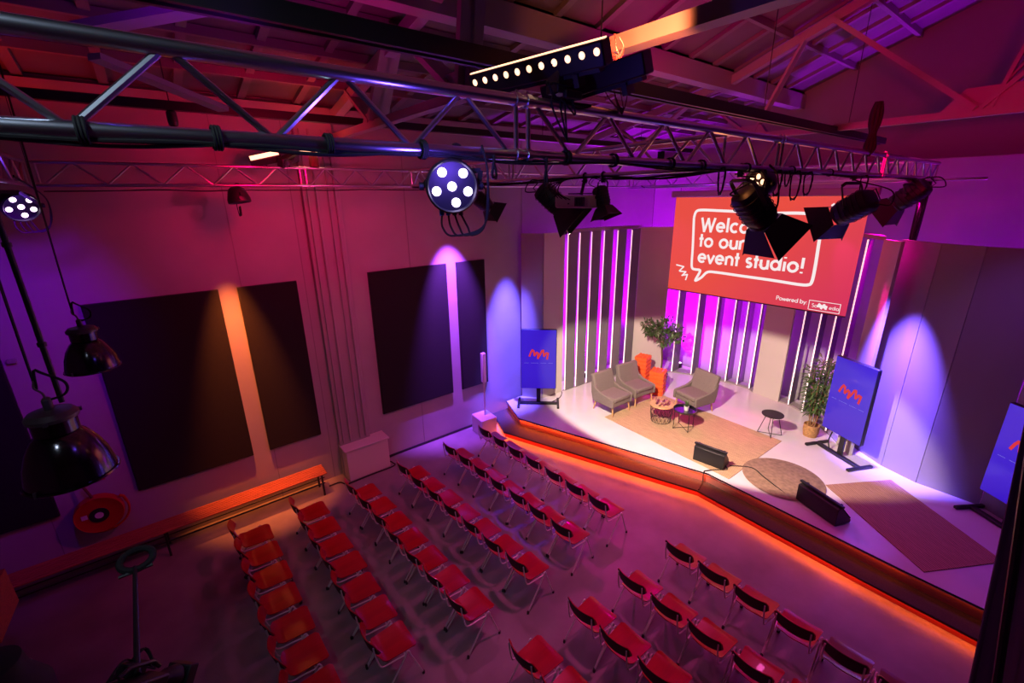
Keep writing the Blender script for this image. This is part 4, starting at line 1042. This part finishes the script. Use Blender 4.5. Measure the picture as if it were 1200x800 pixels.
crate(9.82, 6.22, 0.66, 0.36, 0.35, 'shorter orange block stool beside the taller one, nearer the tables')

# ------------------------------------------------------------------ tables
t = thing('coffee_table', 'round wire basket table with pale wooden top holding glasses', 'table', (8.56, 5.25, 0.373))
MB().lathe([(0.001, 0.40), (0.265, 0.40), (0.27, 0.407), (0.27, 0.418), (0.265, 0.425), (0.001, 0.425)], n=40).build('tabletop', 'wood', t)
wr = MB()
for z, r_ in ((0.39, 0.25), (0.20, 0.245), (0.01, 0.215)): wr.tube([(r_*math.cos(a), r_*math.sin(a), z) for a in [2*PI*i/32 for i in range(32)]], 0.005, 6, closed=True)
for k in range(16):
    a = 2*PI*k/16; a2 = a+2*PI/16; a3 = a-2*PI/16
    wr.tube([(0.25*math.cos(a), 0.25*math.sin(a), 0.39), (0.245*math.cos(a2), 0.245*math.sin(a2), 0.20), (0.215*math.cos(a), 0.215*math.sin(a), 0.01)], 0.0035, 5)
    wr.tube([(0.25*math.cos(a), 0.25*math.sin(a), 0.39), (0.245*math.cos(a3), 0.245*math.sin(a3), 0.20), (0.215*math.cos(a), 0.215*math.sin(a), 0.01)], 0.0035, 5)
wr.build('wire_basket', 'black', t)
gl = None
gpos = [(8.47, 5.33), (8.56, 5.38), (8.50, 5.16), (8.64, 5.28), (8.58, 5.12), (8.66, 5.17), (8.42, 5.22)]
gname = ['nearest the left armchair', 'at the back of the wooden tabletop', 'at the front of the wooden tabletop', 'nearest the right armchair', 'near the black tray table', 'at the right of the cluster', 'at the left of the cluster']
for (x, y), nmn in zip(gpos, gname):
    if gl is None:
        gl = MB().lathe([(0.001, 0.0), (0.026, 0.0), (0.034, 0.11), (0.032, 0.11), (0.024, 0.006), (0.001, 0.006)], n=16).build('drinking_glass', 'glass'); o = gl
    else: o = gl.copy(); COL.objects.link(o)
    o.location = (x, y, 0.799)
    tag(o, 'clear drinking glass '+nmn, 'glass', 'glasses on the wooden table')
tp = thing('tray_table', 'black round tray table on thin legs with a small plant', 'table', (8.64, 4.72, 0.373))
MB().lathe([(0.001, 0.43), (0.235, 0.43), (0.245, 0.475), (0.239, 0.475), (0.230, 0.437), (0.001, 0.437)], n=40).build('tray', 'blackgloss', tp)
for k in range(4):
    a = PI/4+PI/2*k+0.2
    MB().tube([(0.225*math.cos(a), 0.225*math.sin(a), 0.44), (0.235*math.cos(a), 0.235*math.sin(a), 0.0)], 0.008, 8).build('leg', 'black', tp)
MB().tube([(0.235*math.cos(a), 0.235*math.sin(a), 0.012) for a in (PI/4+0.2, PI*5/4+0.2)], 0.006, 6).build('floor_brace', 'black', tp)
MB().tube([(0.235*math.cos(a), 0.235*math.sin(a), 0.012) for a in (PI*3/4+0.2, PI*7/4+0.2)], 0.006, 6).build('floor_brace', 'black', tp)
pl_ = thing('potted_plant', 'small grass plant in a white pot on the black tray table', 'plant', (8.66, 4.70, 0.811))
MB().lathe([(0.001, 0), (0.045, 0), (0.055, 0.10), (0.048, 0.10), (0.042, 0.08), (0.001, 0.08)], n=20).build('pot', 'ceramic', pl_)
def blade(mb, base, tip, w, bend=0.2):
    b0 = Vector(base); t0 = Vector(tip); d = t0-b0; sd = d.cross(Vector((0, 0, 1)))
    sd = sd.normalized() if sd.length > 1e-5 else Vector((1, 0, 0)); mid = b0+d*0.5+Vector((0, 0, d.length*bend))
    mb.add([b0, mid-sd*w, t0, mid+sd*w, mid+Vector((0, 0, w*0.25))], [(0, 1, 4), (1, 2, 4), (2, 3, 4), (3, 0, 4)])
gs = MB()
for k in range(70):
    a = random.uniform(0, 2*PI); r_ = random.uniform(0.02, 0.13); blade(gs, (0.02*math.cos(a), 0.02*math.sin(a), 0.08), (r_*math.cos(a), r_*math.sin(a), random.uniform(0.12, 0.24)), 0.006, 0.1)
gs.build('leaves', 'leaf', pl_, smooth=0)
# stool
t = thing('side_stool', 'small black round stool table standing alone on the white stage', 'table', (9.86, 3.37, 0.361))
MB().lathe([(0.001, 0.46), (0.21, 0.46), (0.215, 0.468), (0.215, 0.482), (0.001, 0.482)], n=40).build('seat', 'black', t)
for k in range(4):
    a = PI/2*k+0.5
    MB().tube([(0.11*math.cos(a), 0.11*math.sin(a), 0.46), (0.235*math.cos(a), 0.235*math.sin(a), 0.01)], 0.008, 8).build('leg', 'black', t)
for k in (0, 1):
    a = PI/2*k+0.5
    MB().tube([(0.235*math.cos(a), 0.235*math.sin(a), 0.01), (0.235*math.cos(a+PI), 0.235*math.sin(a+PI), 0.01)], 0.007, 6).build('floor_brace', 'black', t)

# ------------------------------------------------------------------ plants
def leaves(mb, c, R_, n, L, w, droop=0.1):
    for k in range(n):
        v = Vector((random.gauss(0, 1), random.gauss(0, 1), random.gauss(0, 1))).normalized()
        p = Vector(c)+Vector((v.x*R_[0], v.y*R_[1], v.z*R_[2]))*random.uniform(0.35, 1.0)**0.6
        d = (v+Vector((random.gauss(0, .5), random.gauss(0, .5), random.gauss(0, .4)-droop))).normalized()*L*random.uniform(0.7, 1.2)
        blade(mb, p, p+d, w*random.uniform(0.8, 1.2), 0.12)
tr_ = thing('potted_tree', 'tall leafy tree with bare trunk behind the orange stools', 'tree', (10.42, 6.52, 0.361))
MB().lathe([(0.001, 0), (0.16, 0), (0.19, 0.32), (0.175, 0.32), (0.165, 0.28), (0.001, 0.28)], n=28).build('pot', 'black', tr_)
tk = MB(); tips = []
tk.tube(smoothpath([(0, 0, 0.28), (0.02, 0.01, 0.7), (-0.01, 0.03, 1.05), (0.0, 0.0, 1.35)], 6), [0.022]*19, 8)
cl = [(-0.05, 0.25, 1.50, 0.20), (0.0, -0.05, 1.72, 0.22), (0.0, -0.30, 1.60, 0.20), (-0.05, 0.50, 1.62, 0.16), (0.05, -0.12, 1.38, 0.18), (-0.1, 0.08, 1.62, 0.2), (0.1, -0.35, 1.40, 0.14), (-0.05, 0.42, 1.42, 0.13), (-0.1, 0.0, 1.25, 0.12)]
fo = MB()
for (x, y, z, r_) in cl:
    tk.tube(smoothpath([(0, 0, 1.10), (x*0.5, y*0.5, 1.10+(z-1.10)*0.6), (x, y, z)], 4), 0.009, 6)
    leaves(fo, (x, y, z), (r_, r_, r_*0.75), int(520*r_), 0.13, 0.028)
tk.build('trunk', 'bark', tr_); fo.build('foliage', 'leaf', tr_, smooth=0)
bm_ = thing('potted_bamboo', 'bamboo plant in a woven basket beside the right display', 'plant', (10.45, 2.78, 0.361))
MB().lathe([(0.001, 0), (0.13, 0), (0.155, 0.14), (0.15, 0.27), (0.14, 0.27), (0.135, 0.22), (0.001, 0.22)], n=28).build('basket', 'basket', bm_)
st_ = MB(); fo = MB()
for k in range(9):
    a = 2*PI*k/9; b0 = Vector((0.06*math.cos(a), 0.06*math.sin(a), 0.22)); top = Vector((0.20*math.cos(a+0.4), 0.20*math.sin(a+0.4), random.uniform(1.3, 1.85)))
    st_.tube([b0, b0.lerp(top, 0.5)+Vector((0.02, 0, 0)), top], [0.011, 0.009, 0.004], 6)
    for i in range(130):
        tt = random.uniform(0.22, 1.0); p = b0.lerp(top, tt)
        a2 = random.uniform(0, 2*PI); L = random.uniform(0.10, 0.20)
        q = p+Vector((math.cos(a2), math.sin(a2), random.uniform(-0.5, 0.5)))*random.uniform(0.02, 0.10)
        blade(fo, q, q+Vector((math.cos(a2)*L, math.sin(a2)*L, random.uniform(-0.10, 0.07))), 0.017, 0.10)
st_.build('canes', 'cane', bm_); fo.build('foliage', 'leaf', bm_, smooth=0)

# ------------------------------------------------------------------ portrait displays
def display(base, rz, label, zlow, w=0.74, hgt=1.28, logo_dx=0.0):
    """stand centre on the stage; local -x looks to the audience, local y is the width"""
    t = thing('portrait_display', label, 'display', (base[0], base[1], 0.361), rz, 'portrait displays on the stage')
    MB().box((0, 0, zlow+hgt/2), (0.085, w, hgt)).build('housing', 'black', t, bevel=0.022)
    MB().box((-0.0435, 0, zlow+hgt/2), (0.004, w-0.03, hgt-0.03)).build('screen', 'tvblue', t)
    f_ = lambda x, y, z=0.0: (-0.047-z, -x, y)
    lg = MB(); s_ = w*0.50
    ribbon(lg, [(-s_*0.52+s_*q[0]*0.95, zlow+hgt*0.50+q[1]*s_*0.62) for q in MMPATH], 0.045, f_)
    lg.build('logo', 'logored', t)
    ln = MB()
    for (a, b_) in ((-0.40, -0.27), (-0.21, 0.0), (0.05, 0.22), (0.27, 0.40)):
        n_ = int((b_-a)*60)
        for k in range(n_):
            x0 = w*(a+(b_-a)*k/n_); x1_ = w*(a+(b_-a)*(k+0.6)/n_)
            ribbon(ln, [(x0, zlow+hgt*0.445), (x1_, zlow+hgt*0.445)], 0.007, f_)
    ln.build('caption_line', 'thinblue', t)
    MB().box((0.055, 0, (zlow+0.35)/2+0.02), (0.05, 0.10, zlow+0.35)).build('post', 'black', t, bevel=0.006)
    MB().box((0.0, 0, 0.035), (0.09, w*1.1, 0.05)).build('base_beam', 'black', t, bevel=0.008)
    for s2 in (-1, 1):
        MB().box((0.0, s2*w*0.56, 0.032), (0.56, 0.06, 0.05)).build('foot', 'black', t, bevel=0.01)
    MB().box((0.045, 0, zlow+hgt/2), (0.04, 0.4, 0.4)).build('wall_mount', 'black', t)
    return t
display((6.98, 7.76), math.radians(47), 'blue portrait display on a stand at the left end of the stage', 0.44, 0.88, 1.55)
display((9.95, 2.12), math.radians(-27), 'blue portrait display on a stand beside the bamboo plant', 0.46, 0.86, 1.55)
display((9.55, -0.22), math.radians(-35), 'blue portrait display at the right edge, partly behind the curtain', 0.42, 0.86, 1.55)
tag(MB().tube(smoothpath([(7.05, 7.70, 0.372), (7.25, 7.62, 0.372), (7.6, 7.65, 0.372), (7.85, 7.80, 0.372), (7.92, 7.88, 0.40)], 6), 0.009, 6).build('display_cable', 'cable'), 'black cable from the left display to the slat wall', 'cable')
tag(MB().tube(smoothpath([(10.02, 2.3, 0.80), (10.12, 2.35, 0.55), (10.05, 2.28, 0.40), (9.95, 2.15, 0.42)], 6), 0.012, 6).build('display_cable', 'cable'), 'black cable looping beside the post of the bamboo side display', 'cable')

# ------------------------------------------------------------------ wedge monitors
def wedge(x, y, rz, label, w=0.62):
    t = thing('wedge_speaker', label, 'speaker', (x, y, 0.373), rz, 'wedge monitor speakers on the stage')
    sp_ = [(-0.13, 0.0), (0.20, 0.0), (0.20, 0.05), (-0.06, 0.32), (-0.13, 0.30)]
    n_ = len(sp_); y0, y1 = -w/2, w/2
    MB().add([(a, y0, b_) for a, b_ in sp_]+[(a, y1, b_) for a, b_ in sp_], [tuple(range(n_)), tuple(reversed(range(n_, 2*n_)))]+[(i, (i+1) % n_, n_+(i+1) % n_, n_+i) for i in range(n_)]).build('cabinet', 'black', t, bevel=0.01)
    R = Matrix.Rotation(math.atan2(0.27, 0.26), 3, 'Y')
    MB().box((0.078, 0, 0.195), (0.34, w*0.97, 0.02), R).build('grille', 'cable', t, bevel=0.004)
    MB().box((-0.06, 0, 0.345), (0.05, w*1.06, 0.035)).build('top_lip', 'black', t, bevel=0.005)
    for s_ in (-0.9, 0.9): MB().box((-0.03, s_*w*0.46, 0.32), (0.10, 0.03, 0.04)).build('corner_bracket', 'black', t)
    return t
wedge(7.80, 3.62, math.radians(8), 'black wedge speaker at the corner of the golden rug', 0.58)
wedge(7.84, 1.72, math.radians(-22), 'black wedge speaker beside the round brown rug', 0.72)
tag(MB().tube(smoothpath([(7.86, 3.36, 0.42), (7.80, 3.28, 0.375), (7.62, 3.42, 0.375), (7.46, 3.52, 0.368), (7.40, 3.52, 0.362), (7.37, 3.51, 0.30), (7.36, 3.50, 0.17), (7.10, 3.43, 0.162)], 6), 0.012, 6).build('speaker_cable', 'cable'), 'black cable dropping over the stage edge from the wedge speaker', 'cable')
tag(MB().tube(smoothpath([(7.96, 3.30, 0.385), (8.2, 3.0, 0.39), (8.05, 2.7, 0.40), (7.84, 2.2, 0.372)], 6), 0.009, 6).build('speaker_cable', 'cable'), 'thin black cable lying between the two wedge speakers', 'cable')

# ------------------------------------------------------------------ column loudspeaker
t = thing('column_speaker', 'white column loudspeaker on a square base beside the stage steps', 'speaker', (5.47, 8.02, 0.0), math.radians(-5))
MB().box((0, 0, 0.22), (0.42, 0.48, 0.44)).build('subwoofer', 'white', t, bevel=0.02)
MB().tube([(0.03, 0, 0.44), (0.03, 0, 1.35)], 0.022, 12).build('pole', 'white', t)
MB().box((0.03, 0, 1.65), (0.10, 0.10, 0.72)).build('column', 'white', t, bevel=0.015)

# ------------------------------------------------------------------ bench with slats
t = thing('wall_bench', 'long slatted wooden bench along the left wall, lit orange at its right end', 'bench', (0, 8.17, 0))
x0b, x1b = -4.6, 1.80
for i in range(7):
    MB().box(((x0b+x1b)/2, -0.16+0.055*i, 0.445), (x1b-x0b, 0.038, 0.022)).build('slat', 'benchwood', t)
for x in (-4.4, -2.6, -0.7, 1.70):
    MB().beam((x, -0.17, 0.0), (x, -0.17, 0.432), 0.03, 0.03).beam((x, 0.16, 0.0), (x, 0.16, 0.432), 0.03, 0.03).beam((x, -0.17, 0.42), (x, 0.16, 0.42), 0.03, 0.022).build('leg_frame', 'black', t)
MB().tube([(x0b, 0.02, 0.14), (x1b-0.02, 0.02, 0.14)], 0.012, 8).build('stretcher', 'black', t)
MB().tube([(x0b, -0.02, 0.28), (x1b-0.02, -0.02, 0.28)], 0.010, 8).build('stretcher', 'black', t)

# ------------------------------------------------------------------ fire hose reel
t = thing('fire_hose_reel', 'red round fire hose reel on the left wall below the large pendant lamp', 'fire hose reel', (-1.37, 8.28, 0.96))
R = basis((0, -1, 0))
MB().lathe([(0.10, 0.02), (0.26, 0.02), (0.28, 0.03), (0.29, 0.0), (0.29, -0.10), (0.26, -0.12), (0.10, -0.12), (0.10, 0.02)], (0, 0, 0), 40, R).build('drum', 'hosered', t)
MB().lathe([(0.001, 0.03), (0.115, 0.03), (0.115, -0.05), (0.001, -0.05)], (0, 0, 0), 28, R).build('hub', 'black', t)
MB().lathe([(0.001, 0.034), (0.05, 0.034), (0.05, 0.030)], (0, 0, 0), 28, R).build('hub_label', 'white', t)
MB().box((-0.16, -0.032, 0.03), (0.07, 0.004, 0.07)).build('instruction_sticker', 'white', t)
MB().tube(arc((0.03, 0.05, -0.02), 0.31, math.radians(195), math.radians(375), 26), 0.016, 8).tube([(0.03+0.31*math.cos(math.radians(15)), 0.05, -0.02+0.31*math.sin(math.radians(15))), (0.31, 0.03, 0.16), (0.27, 0.02, 0.20)], 0.022, 8).build('hose', 'hosered', t)
MB().tube(smoothpath([(-0.02, 0.02, 0.29), (-0.06, 0.05, 0.42), (-0.10, 0.08, 0.52)], 4), 0.018, 8).build('water_pipe', 'strapred', t)
MB().box((0.0, 0.12, 0.0), (0.10, 0.12, 0.12)).build('wall_bracket', 'black', t)
sg = thing('fire_sign', 'small red square fire sign on the wall above the hose reel', 'sign', (-1.27, 8.472, 1.46))
MB().box((0, 0, 0), (0.11, 0.006, 0.11)).build('plate', 'hosered', sg)
pic = MB(); fsg = lambda x, y, z=0: (x, -0.0045-z, y)
ribbon(pic, A(-0.005, 0.0, 0.024, 0.024, 0, 360), 0.010, fsg); ribbon(pic, [(0.02, 0.0), (0.036, 0.0), (0.036, -0.034)], 0.008, fsg)
pic.build('pictogram', 'white', sg)
tag(MB().box((-1.7, 8.455, 3.43), (0.09, 0.05, 0.06)).build('wall_sensor', 'gable', bevel=0.01), 'small grey box high on the wall beside the lamp cords', 'sensor')

# ------------------------------------------------------------------ pendant lamps
def pendant(centre, r, label, cordtop, s):
    """centre: middle of the rim"""
    c = Vector(centre); t = thing('pendant_lamp', label, 'pendant lamp', tuple(c), group='industrial bell pendant lamps')
    pr_ = [(a_, b_*1.18) for a_, b_ in [(1.0, 0.0), (1.045, 0.03), (1.03, 0.07), (0.985, 0.07), (0.97, 0.18), (0.90, 0.50), (0.76, 0.82), (0.58, 1.08), (0.44, 1.20), (0.40, 1.21), (0.42, 1.19), (0.56, 1.06), (0.74, 0.80), (0.88, 0.49), (0.95, 0.18), (0.965, 0.05)]]
    MB().lathe([(a*r, b_*r) for a, b_ in pr_], n=48, close=True).build('shade', 'pendant', t, smooth=40)
    MB().lathe([(a*r, b_*r) for a, b_ in ((0.41, 1.40), (0.48, 1.42), (0.48, 1.76), (0.52, 1.78), (0.52, 1.82), (0.48, 1.84), (0.001, 1.84))], n=32).build('lamp_housing', 'pendant', t)
    MB().lathe([(a*r, b_*r) for a, b_ in ((0.55, 1.80), (0.56, 1.90), (0.46, 2.02), (0.18, 2.08), (0.001, 2.08))], n=32).build('cap', 'pendantcap', t)
    lug = MB()
    for k in range(3):
        a = 2*PI*k/3+0.4; MB().box((0.58*r*math.cos(a), 0.58*r*math.sin(a), 1.84*r), (0.10*r, 0.10*r, 0.09*r)).build('lug', 'pendantcap', t)
    lug.box((0, 0, 2.22*r), (0.18*r, 0.26*r, 0.34*r)).build('cable_gland', 'pendantcap', t, bevel=0.01)
    for k in range(2):
        a = PI*k+0.9; MB().box((1.05*r*math.cos(a), 1.05*r*math.sin(a), 0.10*r), (0.05*r, 0.09*r, 0.16*r)).build('rim_clip', 'pendantcap', t)
    MB().tube(smoothpath([(0, 0, 2.36*r), (-0.03*r, 0, 2.55*r), (-0.15*r, 0.05*r, 2.7*r), (-0.1*r, 0.05*r, 2.9*r)], 4), 0.006, 6).build('hook', 'pendantcap', t)
    ct = Vector(cordtop)-c
    MB().tube([(-0.1*r, 0.05*r, 2.9*r), ct], 0.003, 6).build('suspension_wire', 'black', t)
    MB().tube(smoothpath([(0.02*r, 0.05*r, 2.3*r), (0.40*r, 0.0, 2.42*r), (0.45*r, 0, 2.75*r), (0.0, 0, 3.2*r), (-0.12*r, 0.03, 3.6*r), ct+Vector((0.03, 0, 0))], 8), 0.007, 6).build('power_cord', 'cable', t)
    MB().lathe([(0.001, 0.75*r), (0.11*r, 0.70*r), (0.17*r, 0.55*r), (0.16*r, 0.40*r), (0.001, 0.32*r)], n=20).build('bulb', 'ceramic', t)
    return t
c1 = pt(86, 557, 3.9); pendant(c1, 0.215, 'large dark bell pendant lamp hanging in front of the left wall', (c1.x, c1.y, ZC1+1.2), 1)
c2 = pt(110, 432, 5.9); pendant(c2, 0.205, 'smaller looking dark bell pendant lamp hanging behind the large one', (c2.x, c2.y, ZC1+1.2), 1)
pa = pt(70, 463, 4.4)
t = thing('steel_pole', 'thick black vertical pole behind the large pendant lamp', 'pole', (pa.x, pa.y, pa.z))
MB().tube([(0, 0, -0.05), (0, 0, 7.2-pa.z)], 0.016, 12).build('tube', 'black', t)
for z in (0.35, 1.0): MB().lathe([(0.017, 0), (0.024, 0.005), (0.024, 0.03), (0.017, 0.035)], (0, 0, z), 12).build('collar', 'black', t)
# another dark lamp at the lower left corner, seen from above
c3 = pt(-8, 800, 3.1)
t = thing('pendant_lamp', 'dark pendant lamp cut off by the lower left corner', 'pendant lamp', tuple(c3), group='industrial bell pendant lamps')
MB().lathe([(0.15, -0.25), (0.155, -0.1), (0.11, 0.0), (0.10, 0.08), (0.05, 0.10), (0.001, 0.10)], n=32).build('shade', 'cable', t)
MB().tube([(0, 0, 0.08), (-0.02, -0.02, 1.6)], 0.006, 8).build('suspension_wire', 'black', t)
bh = pt(35, 780, 3.15); MB().tube([Vector((0.08, -0.02, 0.02)), bh-c3], 0.010, 8).lathe([(0.001, 0), (0.014, 0.002), (0.014, 0.03), (0.001, 0.032)], bh-c3, 12).build('knob', 'silverleaf', t)
# reddish board corner at the left edge
pb1 = at(6, 700, 2, 0.9)
o = MB().beam(at(-12, 735, 2, 0.9), at(10, 686, 2, 0.9), 0.06, 0.5).build('board_end', 'benchwood'); tag(o, 'reddish wooden board end at the far left edge', 'board')

# ------------------------------------------------------------------ camera rig and pole at the bottom left
p0 = pt(161, 790, 2.7); p1_ = pt(158, 664, 3.05)
t = thing('microphone_boom', 'black boom pole with a ring shaped shock mount, seen from above', 'microphone boom', tuple(p0))
MB().tube([(0, 0, 0), p1_-p0], [0.012, 0.009], 10).build('pole', 'black', t)
rc = pt(160, 655, 3.07)-p0; nr = (CP-p0).normalized(); R = basis((CP-(p0+rc))*0.5+Vector((0, 0, 1.2)))
MB().tube([rc+R @ Vector((0.065*math.cos(a), 0.050*math.sin(a), 0)) for a in [2*PI*i/24 for i in range(24)]], 0.016, 8, closed=True).build('shock_mount', 'cable', t)
MB().tube([rc+R @ Vector((-0.08, -0.05, 0)), rc+R @ Vector((0.05, -0.06, 0))], 0.008, 6).build('clip', 'black', t)
cb_ = pt(158, 808, 2.7)
t = thing('video_camera', 'black video camera rig at the bottom edge of the view', 'camera', tuple(cb_))
dx_ = (pt(215, 783, 2.85)-pt(135, 810, 2.6)); dn = dx_.normalized(); R = basis(dn)
MB().box((0, 0, -0.01), (0.10, 0.09, 0.20), R).build('body', 'black', t, bevel=0.008)
MB().lathe([(0.001, 0.09), (0.035, 0.09), (0.035, 0.14), (0.042, 0.15), (0.045, 0.20), (0.036, 0.205), (0.001, 0.19)], (0, 0, 0), 24, R).build('lens', 'black', t)
MB().tube([R @ Vector((0, 0.06, -0.10)), R @ Vector((0, 0.085, -0.06)), R @ Vector((0, 0.085, 0.05)), R @ Vector((0, 0.06, 0.09))], 0.009, 8).build('handle', 'black', t)
MB().box(R @ Vector((0.06, 0.06, 0.02)), (0.06, 0.045, 0.09), R).build('viewfinder', 'black', t, bevel=0.005)
MB().box(R @ Vector((0, 0.0, 0.235)), (0.11, 0.085, 0.05), R).build('matte_box', 'black', t, bevel=0.004)
for k in range(5):
    r_ = random.uniform
    MB().tube(smoothpath([R @ Vector((0.05, 0.04, -0.09)), R @ Vector((r_(.04, .1), r_(0, .1), r_(-.05, .02))), R @ Vector((r_(.02, .1), r_(.03, .12), r_(.03, .1))), R @ Vector((0.04, 0.04, 0.12))], 6), 0.004, 6).build('cable', 'cable', t)

# ------------------------------------------------------------------ curtain at the right edge
def cpt(px, py, X): return at(px, py, 0, X)
X_c = 3.1
bl = at(1136, 800, 0, X_c); tl = at(1204, 480, 0, X_c)
dcol = (tl-bl); bot_ = bl-dcol*((bl.z-0.0)/dcol.z) if False else bl
cu = MB(); NZ, NX = 24, 36
def cf(u, v):
    z = 0.02+(6.3-0.02)*v; k = (z-bl.z)/(tl.z-bl.z); yl = bl.y+(tl.y-bl.y)*min(k, 1.15)
    yy = yl-u*1.6
    return Vector((X_c+0.05*math.sin(u*40)+0.02*math.sin(u*90+v*3)+0.02*u, yy, z))
cu.grid(cf, NX*3, NZ)
co = cu.build('stage_curtain', 'curtain', solid=0.012); tag(co, 'dark draped curtain at the right edge of the view', 'curtain')
for pxp, lab in ((1166, 'thin black pole in front of the curtain at the lower right corner'),):
    a = at(pxp+2, 800, 0, X_c-0.15); b_ = at(1203, 560, 0, X_c-0.15); d = b_-a
    o = MB().tube([a-d*0.5, b_+d*0.6], 0.018, 8).build('stand_pole', 'black'); tag(o, lab, 'pole')
